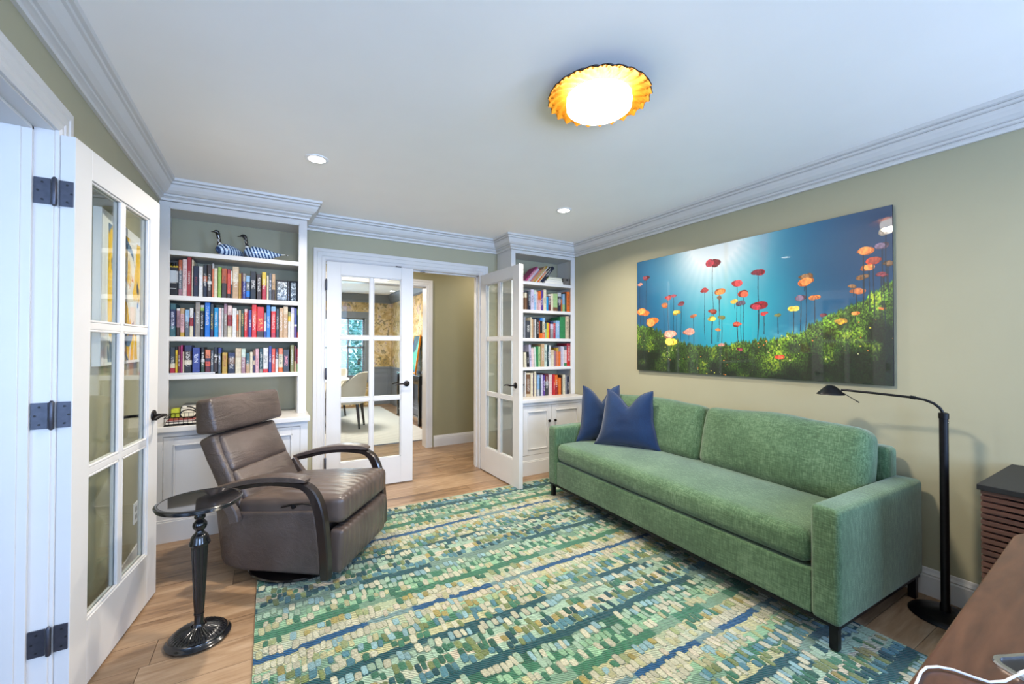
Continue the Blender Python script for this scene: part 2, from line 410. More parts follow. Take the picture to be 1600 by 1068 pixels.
casing('trim_3', 'x', XL, .53, 2.066, 2.048, 1)
casing('trim_4', 'y', 5.13, .20, 1.735, 2.05, -1, .085)
b = B(); b.box(.40, .425, YB-.002, YB+.132, 0, 2.048).box(1.935, 1.96, YB-.002, YB+.132, 0, 2.048).box(.40, 1.96, YB-.002, YB+.132, 2.043, 2.075)
b.box(.425, .437, YB+.05, YB+.09, 0, 2.043).box(1.923, 1.935, YB+.05, YB+.09, 0, 2.043).box(.425, 1.935, YB+.05, YB+.09, 2.031, 2.043); b.build('trim_5', 'white', None, .001, kind='structure')
b = B(); b.box(XL-.135, XL+.002, 2.060, 2.09, 0, 2.048).box(XL-.135, XL+.002, .50, .535, 0, 2.048).box(XL-.135, XL+.002, .50, 2.09, 2.043, 2.075)
b.box(XL-.13, XL-.047, 2.046, 2.060, 0, 2.043).box(XL-.13, XL-.047, .535, 2.06, 2.031, 2.043).box(XL-.13, XL-.072, 2.042, 2.047, 0, 2.031); b.build('trim_6', 'white', None, .0015, kind='structure')
b = B(); b.box(.16, .20, 5.128, 5.272, 0, 2.05).box(1.735, 1.76, 5.128, 5.272, 0, 2.05).box(.16, 1.76, 5.128, 5.272, 2.045, 2.075); b.build('trim_7', 'white', None, .0015, kind='structure')

# ------------------------------------------------------------------ french doors
def lever(parent, x, z, side, toward, y0=0.0):
    """rosette and curved lever on face y=y0, side=+-1 normal, toward=+-1 in x"""
    h = B().lathe([(.0, 0), (.026, 0), (.028, .003), (.026, .008), (.012, .010), (.010, .012)], 24, (0, 0, 0), axis='y')
    h.v = [(v[0]+x, y0+side*v[1], v[2]+z) for v in h.v]
    ho = h.build('handle', 'bronze', parent)
    pts = [(x, y0+side*.008, z), (x, y0+side*.045, z), (x+toward*.012, y0+side*.055, z), (x+toward*.05, y0+side*.056, z+.004), (x+toward*.09, y0+side*.053, z+.001), (x+toward*.118, y0+side*.05, z-.006)]
    B().tube(pts, [.009, .008, .0085, .008, .0075, .006], 10, flat=.9).build('lever', 'bronze', ho)
def french_leaf(name, loc, rz, label, hs=-1, lever_side=(-1, 1), w=.76, hinge_world=None):
    d = thing(name, label, None, loc, rz, kind='structure')
    T = .04; s = .112; z0, z1 = .01, 2.035; g0, g1 = .252, 1.922; x0, x1 = s, w-s
    y0, y1 = (0, T) if hs < 0 else (-T, 0)
    for a, c in ((0, s), (w-s, w)): bx('stile', 'white', a, c, y0, y1, z0, z1, d, .0015)
    bx('top_rail', 'white', s, w-s, y0, y1, g1, z1, d, .0015); bx('bottom_rail', 'white', s, w-s, y0, y1, z0, g0, d, .0015)
    xm = (x0+x1)/2; zs = [g0, g0+(g1-g0)/3, g0+2*(g1-g0)/3, g1]
    bx('muntin', 'white', xm-.014, xm+.014, y0+.006, y1-.006, g0, g1, d, .004)
    for z in zs[1:3]: bx('muntin', 'white', x0, x1, y0+.007, y1-.007, z-.014, z+.014, d, .004)
    for i in range(3):
        for a, c in ((x0, xm-.014), (xm+.014, x1)):
            za, zb = zs[i]+(.014 if i else 0), zs[i+1]-(.014 if i < 2 else 0)
            p = bx('pane', 'glass', a, c, (y0+y1)/2-.002, (y0+y1)/2+.002, za, zb, d)
            m = B()                                            # glazing bead round the pane, both faces
            for ya, yb in ((y0+.006, y0+.0175), (y1-.0175, y1-.006)):
                m.box(a, a+.009, ya, yb, za, zb).box(c-.009, c, ya, yb, za, zb).box(a, c, ya, yb, za, za+.009).box(a, c, ya, yb, zb-.009, zb)
            m.build('glazing_bead', 'white', p, .002, 1)
    for sd in (0, 1):
        lever(d, w-.06, .935, -1 if sd == 0 else 1, -1, y0 if sd == 0 else y1)
    return d
def hinges(d, pin, plates):
    for z in (.269, 1.047, 1.826):
        b = B().lathe([(.003, -.05), (.0065, -.047), (.0075, -.045), (.0075, .045), (.0065, .047), (.003, .052)], 12, (pin[0], pin[1], z))
        h = b.build('hinge', 'hinge', d, world=True)
        for pb in plates:
            B().box(*pb, z-.045, z+.045).build('hinge_plate', 'hinge', h, world=True)
# left leaf of the back opening, almost closed
d2 = french_leaf('door_2', (.438, 3.950, 0), -.045, 'white six-pane french door leaf nearly closed in the back opening', -1)
hinges(d2, (.433, 3.941), [(.425, .433, 3.9525, 3.956)])
# right leaf swung 90 degrees into the room
d3 = french_leaf('door_3', (1.930, 3.940, 0), -PI/2+.016, 'white six-pane french door leaf swung open beside the right bookcase', -1)
hinges(d3, (1.985, 3.955), [(1.978, 1.983, 3.93, 3.94)])
# near leaf of the left wall opening, folded back toward the left bookcase
an = math.atan2(.744, .100)
d1 = french_leaf('door_1', (-.599, 2.064, 0), an, 'white six-pane french door leaf folded back along the left wall', -1)
hinges(d1, (-.6475, 2.052), [(XL-.045, XL-.004, 2.0545, 2.0605), (-.638, -.603, 2.0605, 2.066)])
b = B()
for z in (.269, 1.047, 1.826):
    for dz in (-.03, .03, 0):
        for cx, off in ((XL-.024, -1), (-.618, 1)):
            x = cx+(off*.011 if dz == 0 else 0)
            b.lathe([(.0035, 0), (.003, .0015)], 10, (x, 2.0525 if off < 0 else 2.0585, z+dz), axis='y')
b.v = [(v[0], v[1], v[2]) for v in b.v]
b.build('screw', 'black', d1, world=True, kind='stuff')
b = B().box(1.03, 1.08, 3.90, 3.93, 2.036, 2.0425).box(1.30, 1.345, 4.0, 4.03, 2.026, 2.0305).build('trim_8', 'bronze', kind='structure')

# ------------------------------------------------------------------ built-in bookcases
def bookcase(name, label, xa, xb, st, shelves, ztop, bottom, side_left):
    """xa..xb outer, st = stile width; shelves = list of top heights"""
    ox, oy = (xa+xb)/2, 3.83
    t = thing(name, label, 'bookcase', (ox, oy, bottom))
    def P(nm, x0, x1, y0, y1, z0, z1, mat='white', bv=.0015): return B().box(x0, x1, y0, y1, z0, z1).build(nm, mat, t, bv, world=True)
    e = .012
    P('side_panel', xa+.002, xa+.02, YF+.02, YB-.002, bottom, ZC-.02); P('side_panel', xb-.02, xb-.002, YF+.02, YB-.002, bottom, ZC-.02)
    P('back_panel', xa+.02, xb-.02, YB-.014, YB-.002, bottom, ztop+.02, 'sage')
    P('stile', xa, xa+st, YF, YF+.02, bottom, ZC-.14, bv=.001); P('stile', xb-st, xb, YF, YF+.02, bottom, ZC-.14, bv=.001)
    P('top_rail', xa+st, xb-st, YF, YF+.02, ztop, ZC-.14, bv=.001)
    P('top_panel', xa+.02, xb-.02, YF+.02, YB-.014, ztop, ztop+.018)
    bb = B()                                                     # bead round the opening
    bb.box(xa+st, xa+st+.006, YF+.003, YF+.018, bottom, ztop).box(xb-st-.006, xb-st, YF+.003, YF+.018, bottom, ztop).box(xa+st, xb-st, YF+.003, YF+.018, ztop-.006, ztop)
    bb.build('bead', 'white', t, .001, 1, world=True)
    for z in shelves: P('shelf', xa+.021, xb-.021, YF+.004, YB-.015, z-.033, z, bv=.004)
    return t
bcl = bookcase('bookcase', 'tall white built-in bookcase in the left corner, with two bird figures on top', XL+.002, .26, .053, [1.956, 1.642, 1.355, 1.087], 2.249, .761, True)
bcr = bookcase('bookcase', 'narrow white built-in bookcase beside the right wall, with leaning books on top', 2.147, XR-.002, .045, [1.976, 1.678, 1.377, 1.071], 2.262, .761, False)
bcr.name = 'bookcase.001'
def cabinet(label, xa, xb, doors, panel_in, knobs):
    t = thing('base_cabinet', label, 'cabinet', ((xa+xb)/2, 3.75, 0)); yf = 3.51
    def P(nm, x0, x1, y0, y1, z0, z1, mat='white', bv=.0015, par=None): return B().box(x0, x1, y0, y1, z0, z1).build(nm, mat, par or t, bv, world=True)
    P('carcass', xa+.004, xb-.004, yf+.02, YB-.003, .0, .722)
    P('stile', xa, doors[0][0]-.002, yf, yf+.02, .14, .722, bv=.001); P('stile', doors[-1][1]+.002, xb, yf, yf+.02, .14, .722, bv=.001)
    P('top_rail', doors[0][0]-.002, doors[-1][1]+.002, yf, yf+.02, .690, .722, bv=.001); P('bottom_rail', doors[0][0]-.002, doors[-1][1]+.002, yf, yf+.02, .14, .196, bv=.001)
    pb = B().box(xa, xb, yf-.012, yf+.02, 0, .135).box(xa, xb, yf-.006, yf+.02, .135, .147); pb.build('plinth', 'white', t, .002, world=True)
    for i, (a, c) in enumerate(doors):
        d = B(); f = .055; z0, z1 = .2, .686
        d.box(a, a+f, yf-.001, yf+.02, z0, z1).box(c-f, c, yf-.001, yf+.02, z0, z1).box(a+f, c-f, yf-.001, yf+.02, z1-f, z1).box(a+f, c-f, yf-.001, yf+.02, z0, z0+f)
        do = d.build('door', 'white', t, .001, 1, world=True)
        P('door_panel', a+f, c-f, yf+.008, yf+.016, z0+f, z1-f, par=do, bv=0)
        m = B(); g = f-.004
        m.box(a+g, a+g+.010, yf-.006, yf+.006, z0+g, z1-g).box(c-g-.010, c-g, yf-.006, yf+.006, z0+g, z1-g).box(a+g, c-g, yf-.006, yf+.006, z0+g, z0+g+.010).box(a+g, c-g, yf-.006, yf+.006, z1-g-.010, z1-g)
        m.build('door_moulding', 'white', do, .003, world=True)
        kx = knobs[i]
        B().lathe([(.005, 0), (.005, -.012), (.012, -.016), (.0145, -.022), (.012, -.029), (.004, -.031)], 18, (kx, yf-.001, .527), axis='y').build('knob', 'bronze', do, world=True)
    return t
cabinet('wide white base cabinet with two panelled doors behind the leather recliner', XL+.002, .262, [(-.590, -.192), (-.188, .210)], 0, (-.22, -.16))
c2 = cabinet('narrower white base cabinet with two dark round knobs beside the green sofa', 2.145, XR-.002, [(2.190, 2.533), (2.537, 2.930)], 0, (2.498, 2.572))
def counter(label, x0, x1):
    o = B().box(x0, x1, 3.482, YB-.003, .7235, .760).build('countertop', 'white', None, .006, 3); tag(o, label, 'countertop'); return o
counter('white countertop of the left built-in, holding a wire tray', XL+.003, .276); counter('white countertop of the right built-in, holding the lowest row of books', 2.128, XR-.003)

# ------------------------------------------------------------------ books
CN = dict(black='1a1a1c',char='3a3c42',navy='26305a',dnavy='1b2038',slate='5c6672',dslate='39444e',grey='8d9096',lgrey='c4c6c8',white='e6e4e0',lilac='c9c4dc',cream='e6dbbd',tan='c9a57c',beige='d8c3a2',gold='c9a23c',yellow='e3bf2e',lyellow='e8dc8a',olive='8a8a52',lime='9cc24e',lgreen='a9c98a',green='2f8a52',dgreen='2c4a38',teal='3d6a74',dteal='24474e',mint='cfe0d2',sky='8fb8dc',blue='2f7fd0',bblue='1678dc',cyan='129ad8',royal='3c4c9a',violet='5a3c8c',dpurple='3c2c50',mauve='a8808c',pink='e4b4b8',lpink='ecd0cc',magenta='b43c78',crimson='b8283c',maroon='6a2430',dred='a8282c',red='dc2824',coral='e45a42',salmon='e6855e',orange='ec7420',brown='7a5638',dbrown='3e2c22',rust='b85a30',greybeige='9a9288')
WD = dict(char='charcoal',dnavy='dark navy',dslate='dark slate',lgrey='light grey',lyellow='pale yellow',lime='lime green',lgreen='light green',dgreen='dark green',dteal='dark teal',mint='pale mint',sky='sky blue',bblue='bright blue',cyan='cyan blue',royal='royal blue',dpurple='dark purple',lpink='pale pink',dred='dark red',dbrown='dark brown',rust='rust brown',greybeige='grey beige',slate='slate grey')
TC = dict(w='c9c6bf', b='2a2624', r='8c2a30', l='d4d8e8', y='d8c060', p='d88a98', N='e0c430')
MC = {}
def book_mat(segs, t, w, h, key=''):
    k = (segs, t, round(h, 2), round(w, 3))
    if k in MC: return MC[k]
    m = NT('book_cover'); tc = m.n('ShaderNodeTexCoord'); sx = m.n('ShaderNodeSeparateXYZ'); m.l(tc.outputs['Object'], sx.inputs[0])
    st = []; z = 0; parts = []
    for s in segs.split():
        c, _, f = s.partition(':'); parts.append((c, float(f) if f else None))
    known = sum(f for c, f in parts if f); parts = [(c, f if f else 1-known) for c, f in parts]
    for c, f in reversed(parts): st.append((min(z, .999), H(CN[c]))); z += f
    fz = m.math('DIVIDE', sx.outputs[2], h)
    r = m.ramp(fz, st, 'CONSTANT'); col = r.outputs[0]
    wear = m.n('ShaderNodeTexNoise', i_Scale=60, i_Detail=3); m.l(tc.outputs['Object'], wear.inputs['Vector'])
    wr = m.ramp(wear.outputs['Fac'], [(.3, (.55, .55, .55, 1)), (.7, (.78, .78, .78, 1))]); col = m.mix(1.0, col, wr.outputs[0], 'MULTIPLY')
    if t and t != 'N':
        mp = m.n('ShaderNodeMapping'); mp.inputs['Scale'].default_value = (80, 0, 230); mp.inputs['Location'].default_value = (rng.uniform(0, 9), rng.uniform(0, 9), rng.uniform(0, 9))
        m.l(tc.outputs['Object'], mp.inputs[0]); nz = m.n('ShaderNodeTexNoise', i_Scale=1.4, i_Detail=1); m.l(mp.outputs[0], nz.inputs['Vector'])
        gl = m.math('GREATER_THAN', nz.outputs['Fac'], .53)
        xr = m.math('LESS_THAN', m.math('ABSOLUTE', m.math('SUBTRACT', m.math('DIVIDE', sx.outputs[0], w), .5)), .27)
        lo = rng.uniform(.2, .4); hi = rng.uniform(.62, .9)
        zr = m.math('MULTIPLY', m.math('GREATER_THAN', fz, lo), m.math('LESS_THAN', fz, hi))
        f = m.math('MULTIPLY', m.math('MULTIPLY', m.math('MULTIPLY', gl, xr), zr), .8); col = m.mix(f, col, H(TC[t]))
    m.l(col, m.b.inputs['Base Color']); m.set(Roughness=.42); MC[k] = m.m; return m.m
def add_book(w, h, d, segs, t, loc, rot=(0, 0, 0), label='', group='', nm='book'):
    """spine towards -y, origin at the bottom left front corner"""
    c = .0022 if w > .009 else .0012
    b = B()
    r = min(.003, w*.2)
    b.prism([(0, d), (0, r), (r, 0), (w-r, 0), (w, r), (w, d), (w-c, d), (w-c, c+r*.5), (c, c+r*.5), (c, d)], 0, h)
    o = b.build(nm, book_mat(segs, t, w, h), None); o.location = loc; o.rotation_euler = rot
    bx('page_block', 'paper', c, w-c, c+r*.5, d-.003, .003, h-.003, o)
    tag(o, label, 'book', group); return o
def ordn(i): return {1: '1st', 2: '2nd', 3: '3rd'}.get(i if i < 20 else i % 10, '%dth' % i) if not 10 < i < 20 else '%dth' % i
SHF = dict(A=(1.642, 'first book shelf of left bookcase', 'books on the first book shelf of the left bookcase'),
           B=(1.355, 'second book shelf of left bookcase', 'books on the second book shelf of the left bookcase'),
           C=(1.087, 'third book shelf of left bookcase', 'books on the third book shelf of the left bookcase'),
           D=(1.678, 'second shelf of right bookcase', 'books on the second shelf of the right bookcase'),
           E=(1.377, 'third shelf of right bookcase', 'books on the third shelf of the right bookcase'),
           F=(1.071, 'fourth shelf of right bookcase', 'books on the fourth shelf of the right bookcase'),
           G=(.760, 'countertop of right built-in', 'books on the countertop of the right built-in'))
BK={
'A':'''-0.599|-0.551|0.243|black:.14 yellow:.05 black:.1 lgrey:.33 black|N
-0.549|-0.528|0.253|rust:.3 slate:.52 mauve|w
-0.526|-0.5|0.259|lpink|r
-0.499|-0.476|0.278|dred|w
-0.475|-0.4648|0.261|cream|
-0.464|-0.434|0.218|dnavy|r
-0.433|-0.41|0.218|white|l
-0.409|-0.385|0.233|black:.35 rust:.17 dnavy|w
-0.384|-0.358|0.235|dbrown:.5 white:.1 dbrown|w
-0.356|-0.346|0.247|lgrey:.15 salmon|
-0.345|-0.324|0.215|cream|
-0.321|-0.299|0.225|lime|
-0.298|-0.267|0.216|rust:.5 dbrown|b
-0.265|-0.244|0.212|dred:.15 coral:.7 dbrown|r
-0.243|-0.2348|0.202|white:.5 char|
-0.234|-0.194|0.238|beige:.4 cream:.08 tan|w
-0.193|-0.178|0.187|gold|
-0.177|-0.1698|0.194|maroon|
-0.169|-0.149|0.19|greybeige:.3 royal|w
-0.148|-0.122|0.174|sky:.25 slate:.4 bblue:.25 navy|w
-0.12|-0.083|0.212|black|w
-0.079|-0.049|0.193|dbrown|w
-0.045|-0.017|0.211|yellow:.48 crimson|w
-0.014|-0.001|0.187|cream|
0.0|0.019|0.207|slate|l
0.02|0.043|0.203|tan:.6 dbrown|b''',
'B':'''-0.593|-0.562|0.23|teal:.18 navy:.5 teal|l
-0.557|-0.537|0.198|white:.08 mauve:.6 dbrown|b
-0.536|-0.513|0.2|tan:.2 pink:.65 gold|b
-0.51|-0.486|0.191|sky:.45 slate|w
-0.484|-0.463|0.203|white:.33 dred:.3 cream|b
-0.462|-0.454|0.174|navy|
-0.451|-0.423|0.256|greybeige|w
-0.422|-0.402|0.228|lgrey:.08 lime:.1 black|w
-0.397|-0.366|0.249|bblue|w
-0.363|-0.345|0.239|dslate:.8 dpurple|y
-0.342|-0.316|0.213|cyan|w
-0.315|-0.2988|0.212|lpink|
-0.298|-0.285|0.212|lgrey|
-0.284|-0.263|0.246|mauve:.3 greybeige|w
-0.261|-0.235|0.233|lpink:.3 dred:.35 cream|b
-0.232|-0.206|0.216|white|l
-0.205|-0.1918|0.198|white:.15 orange:.6 tan|
-0.191|-0.178|0.203|beige|
-0.177|-0.159|0.203|dgreen|y
-0.157|-0.138|0.211|lpink:.12 coral:.6 red|w
-0.137|-0.13|0.201|magenta|
-0.129|-0.11|0.205|royal|w
-0.109|-0.078|0.249|red:.2 coral:.4 red|w
-0.076|-0.03|0.233|red:.2 red:.6 dbrown|y
-0.029|-0.015|0.189|grey:.35 white:.4 royal|
-0.014|0.012|0.25|blue|w
0.017|0.048|0.238|sky:.15 red:.7 crimson|w
0.051|0.071|0.221|dslate|w
0.073|0.0982|0.231|tan|w
0.099|0.131|0.244|beige:.25 tan|w
0.132|0.15|0.203|olive:.18 yellow:.2 white|
0.151|0.175|0.239|lilac:.2 white|
0.176|0.194|0.233|royal:.55 white:.06 violet|
0.196|0.211|0.227|lime:.2 dgreen:.6 coral|''',
'C':'''-0.59|-0.562|0.192|dslate:.63 cream:.18 crimson|w
-0.561|-0.547|0.195|black:.12 yellow|b
-0.545|-0.533|0.201|maroon|w
-0.532|-0.521|0.208|magenta|
-0.52|-0.512|0.161|cream|
-0.511|-0.469|0.206|navy:.2 dbrown:.35 cream:.16 black|w
-0.465|-0.423|0.19|royal|l
-0.417|-0.395|0.193|black:.48 lgrey:.12 dgreen|w
-0.392|-0.362|0.175|salmon:.38 dpurple:.15 coral:.2 maroon|b
-0.36|-0.343|0.17|slate|w
-0.341|-0.316|0.193|black:.35 white:.04 dbrown|w
-0.315|-0.298|0.189|royal:.2 slate|l
-0.292|-0.26|0.154|gold|r
-0.256|-0.212|0.153|navy:.25 brown:.3 dnavy|w
-0.211|-0.174|0.185|beige:.38 cream|
-0.173|-0.147|0.182|mint:.36 mauve|w
-0.144|-0.1208|0.15|teal:.55 tan|w
-0.12|-0.1|0.157|cream|
-0.099|-0.086|0.171|brown:.25 navy:.2 beige:.2 dpurple|
-0.085|-0.06|0.181|pink|r
-0.058|-0.036|0.183|dteal:.85 greybeige|w
-0.034|0.0|0.189|white:.86 red|b
0.003|0.022|0.203|royal|w
0.023|0.047|0.182|coral|w
0.048|0.068|0.181|navy:.43 white|w
0.069|0.098|0.185|salmon:.25 cream:.55 orange|b
0.1|0.142|0.175|char|p
0.15|0.175|0.21|olive|w
0.177|0.1932|0.202|maroon:.6 tan|
0.194|0.211|0.18|crimson:.65 lgreen|w''',
'D':'''2.326|2.354|0.179|cream:.3 brown|
2.356|2.37|0.166|dbrown|
2.371|2.396|0.198|slate:.5 dnavy|w
2.399|2.443|0.216|lilac|b
2.444|2.474|0.211|mint:.2 sky|w
2.476|2.496|0.197|lpink|
2.497|2.532|0.203|orange:.45 pink|b
2.534|2.563|0.218|violet|w
2.566|2.603|0.227|cream|b
2.604|2.63|0.154|cyan|
2.632|2.661|0.18|white:.1 maroon|w
2.662|2.694|0.189|cream|
2.696|2.755|0.192|lgreen:.78 brown|
2.758|2.803|0.207|lgrey:.2 char:.15 grey:.2 dnavy|w
2.804|2.823|0.135|orange|
2.824|2.852|0.196|sky:.6 lgreen|
2.853|2.88|0.214|dbrown:.3 dgreen|
2.881|2.929|0.225|orange|b''',
'E':'''2.323|2.344|0.226|grey|
2.347|2.403|0.187|char|w
2.404|2.421|0.223|cream|
2.422|2.443|0.203|tan|
2.444|2.465|0.2|greybeige|b
2.466|2.487|0.204|white|
2.488|2.516|0.213|black|w
2.517|2.535|0.19|coral:.5 orange|
2.536|2.568|0.222|blue:.15 black:.6 orange|
2.569|2.607|0.223|sky:.2 cream:.5 salmon|b
2.608|2.63|0.17|teal:.4 lgreen|
2.631|2.659|0.171|yellow|
2.66|2.678|0.168|red|
2.679|2.719|0.187|navy:.15 lilac:.3 grey|w
2.72|2.753|0.169|coral:.2 crimson|p
2.754|2.811|0.197|sky|w
2.822|2.898|0.242|green|
2.903|2.951|0.252|beige|b
2.953|2.97|0.209|dbrown|
2.974|2.995|0.222|olive|''',
'F':'''2.327|2.3562|0.156|cream|
2.357|2.388|0.16|black|w
2.389|2.4152|0.236|lilac|b
2.416|2.451|0.198|lpink|
2.453|2.474|0.213|mint|
2.475|2.501|0.221|green|
2.502|2.529|0.217|lgreen|b
2.53|2.573|0.247|tan|w
2.582|2.619|0.241|mint|b
2.62|2.638|0.233|dteal|w
2.639|2.665|0.231|white|b
2.668|2.707|0.182|beige:.3 cream|
2.712|2.733|0.172|mauve|
2.744|2.773|0.205|gold:.2 salmon|
2.774|2.796|0.16|orange|
2.799|2.827|0.221|lilac|
2.828|2.847|0.217|white|
2.848|2.883|0.226|slate:.2 lpink:.65 green|
2.888|2.948|0.255|crimson:.2 red|w''',
'G':'''2.325|2.34|0.262|white|
2.341|2.394|0.249|cream:.06 brown:.82 beige|w
2.396|2.428|0.248|cream|
2.43|2.441|0.24|dpurple|
2.442|2.465|0.263|cream|
2.467|2.478|0.238|grey|
2.48|2.5122|0.226|sky:.7 lgrey|
2.513|2.527|0.194|dteal|
2.528|2.554|0.227|lilac|
2.556|2.583|0.22|violet|w
2.585|2.628|0.234|maroon:.35 grey:.2 char|w
2.633|2.674|0.226|lpink|
2.675|2.694|0.226|crimson|
2.695|2.715|0.223|red|w
2.717|2.753|0.216|orange:.5 dred|w
2.762|2.799|0.183|orange|
2.801|2.816|0.212|dbrown|
2.822|2.857|0.216|cream|b
2.858|2.879|0.206|grey|
2.881|2.91|0.193|dnavy|w''',
}

def cword(segs):
    cs = []
    for s in sorted(segs.split(), key=lambda q: -(float(q.split(':')[1]) if ':' in q else .99)):
        c = s.split(':')[0]
        if c not in cs: cs.append(c)
    return [WD.get(c, c) for c in cs[:2]]
for key, (z0, phrase, grp) in SHF.items():
    rows = [r.split('|') for r in BK[key].strip().split('\n')]
    for i, (a, c, h, segs, t) in enumerate(rows):
        a, c, h = float(a), float(c), min(float(h), dict(A=.274, B=.248, C=.229, D=.258, E=.262, F=.268, G=.272)[key])
        if key == 'E': a, c = 2.30+(a-2.30)*.94, 2.30+(c-2.30)*.94
        if key in 'AB' and i == 0: a -= .012 if key == 'A' else 0
        if key == 'A' and i == 0: a = -.624
        dd = min(.235, max(.125, h*.72))
        y0 = 3.694+rng.uniform(-.004, .010); zz = z0+.0005
        if key == 'C' and i < 11: zz += .0135; h = max(.1, h-.0135)
        w = c-a-.0006; cw = cword(segs)
        if key == 'G': y0 = 3.55+.0+rng.uniform(0, .006)*1 if False else 3.69
        big = ('tall ' if h > .225 else 'small ' if h < .165 else '')+('thick ' if w > .034 else 'thin ' if w < .0125 else '')
        nmw = big+cw[0]+(' and '+cw[1] if len(cw) > 1 and len((big+cw[0]+cw[1]).split()) < 4 else '')+' book'
        lab = '%s, %s from left, %s' % (nmw, ordn(i+1), phrase)
        if len(lab.split()) > 16: lab = '%s %s book, %s from left, %s' % (big.strip() if big else '', cw[0], ordn(i+1), phrase)
        rot = (0, 0, 0)
        if key == 'F' and i < 5: rot = (0, -.05, 0)
        dd = min(dd, YB-.018-y0)
        bk = add_book(w, h, dd, segs, t, (a, y0, zz), rot, lab.strip(), grp)
        if key == 'A' and i == 0:
            cu = bpy.data.curves.new('t', 'FONT'); cu.body = '1001'; cu.size = .036; cu.extrude = .0003; cu.align_x = 'CENTER'; cu.offset = .0012
            to = bpy.data.objects.new('t', cu); dg = bpy.context.evaluated_depsgraph_get(); me = bpy.data.meshes.new_from_object(to)
            M['bkyellow'] = plain('yellow_print', 'ecd21a', .5); M['bkgrey'] = plain('grey_print', 'aab2b6', .5); me.materials.clear(); me.materials.append(M['bkyellow'])
            for v in me.vertices: x, y_, z = v.co; v.co = (x*.92+w/2-.002, -.0004, y_+h*.842)
            to = bpy.data.objects.new('printed_title', me); COL.objects.link(to); to.parent = bk
            bx('printed_picture', 'bkgrey', .018, w-.009, -.0004, 0, h*.40, h*.72, bk)
            bx('printed_line', 'plastic', .012, w-.009, -.0004, 0, h*.20, h*.207, bk)
            bx('printed_line', 'plastic', .012, w-.009, -.0004, 0, h*.36, h*.367, bk)
# the row of books leaning to the right on the top right shelf
L0 = [(2.335, .016, .22, 'magenta', 'dark pink'), (2.355, .012, .205, 'pink', 'pink'), (2.372, .014, .195, 'lilac', 'lilac'), (2.392, .012, .175, 'mauve', 'mauve'),
      (2.412, .011, .19, 'salmon', 'salmon'), (2.430, .014, .235, 'tan', 'tan'), (2.450, .018, .245, 'gold', 'gold'), (2.474, .010, .235, 'white', 'white'),
      (2.496, .018, .235, 'dbrown:.3 orange', 'orange and brown'), (2.510, .008, .23, 'cream', 'cream'), (2.556, .033, .235, 'dnavy', 'thick dark navy')]
ang = .745
xr = 2.556
for i in range(len(L0)-1, -1, -1):
    _, th, ln, segs, cw = L0[i]
    base_x = xr-th/math.cos(ang)
    if base_x < 2.17: break
    # clockwise lean: rotate about +y; lower right corner on the shelf
    lx = xr-th*math.cos(ang)
    o = add_book(th, ln, .15, segs, 'w' if th > .015 else '', (lx, 3.70, 1.9765+th*math.sin(ang)), (0, ang, 0),
                 '%s book leaning right on the top shelf of the right bookcase' % cw, 'leaning books on the top shelf of the right bookcase')
    xr = base_x-.0006
def flat(label, x0, x1, y0, y1, z0, z1, mat, nm='book', cat='book', rz=0):
    cx, cy = (x0+x1)/2, (y0+y1)/2; hx_, hy_ = (x1-x0)/2, (y1-y0)/2; h = z1-z0
    b = B(); b.box(-hx_, hx_, -hy_, hy_, 0, .0015).box(-hx_, hx_, -hy_, hy_, h-.0015, h).box(-hx_, -hx_+.002, -hy_, hy_, 0, h)
    o = b.build(nm, mat, None); o.location = (cx, cy, z0); o.rotation_euler = (0, 0, rz)
    bx('page_block', 'paper', -hx_+.002, hx_-.002, -hy_+.002, hy_-.002, .0016, h-.0016, o); tag(o, label, cat, None); return o
for k_, hx_ in dict(c_white='e6e2e0', c_dark='3a3634', c_lime='b8c02e', c_grey='8c8c88', c_black='1c1a1c', c_red='8c3030').items(): M[k_] = plain(k_.replace('c_', 'cover_'), hx_, .45, var=.12, scale=40)
flat('thick white book lying at the bottom of the stack on the top right shelf', 2.590, 2.835, 3.70, 3.88, 1.9765, 2.004, 'c_white')
flat('dark grey book lying in the middle of the stack on the top right shelf', 2.610, 2.825, 3.705, 3.87, 2.0045, 2.027, 'c_grey')
flat('yellow-green book lying near the top of the stack on the top right shelf', 2.632, 2.822, 3.708, 3.86, 2.0275, 2.046, 'c_lime')
flat('thin black book lying uppermost in the stack on the top right shelf', 2.645, 2.815, 3.71, 3.85, 2.0465, 2.055, 'c_black')
t = thing('keepsake_box', 'weathered grey wooden box at the right end of the top right shelf', 'box', (2.893, 3.78, 1.9765))
M['greywood'] = wood('weathered_grey_wood', ['4a443e', '6a6259', '857c72'], (3, 10, 10), .7)
bx('box_body', 'greywood', -.048, .048, -.07, .07, 0, .058, t, .002); bx('lid', 'greywood', -.05, .05, -.072, .072, .0585, .076, t, .003)
bx('clasp', 'bronze', -.008, .008, -.0745, -.072, .05, .07, t)
# laptop-like thin silver folder under the first books of the third shelf
o = bx('magazine_file', 'chrome', -.628, -.333, 3.684, 3.90, 1.0872, 1.1002, None, .003); M['silver'] = plain('silver_grey_board', 'b9babd', .45, .0, var=.04); o.data.materials[0] = M['silver']
tag(o, 'flat silver-grey slab lying under the first books of the third shelf', 'slab'); o.name = 'thin_slab'
# upright white binder on the left countertop
t = thing('binder', 'tall white magazine binder standing at the right end of the left countertop', 'binder', (.212, 3.815, .7605))
bx('cover', 'plastic', -.014, .014, -.11, .11, 0, .285, t, .002); bx('spine_label', 'c_grey', -.004, .004, -.1112, -.110, .13, .19, t)
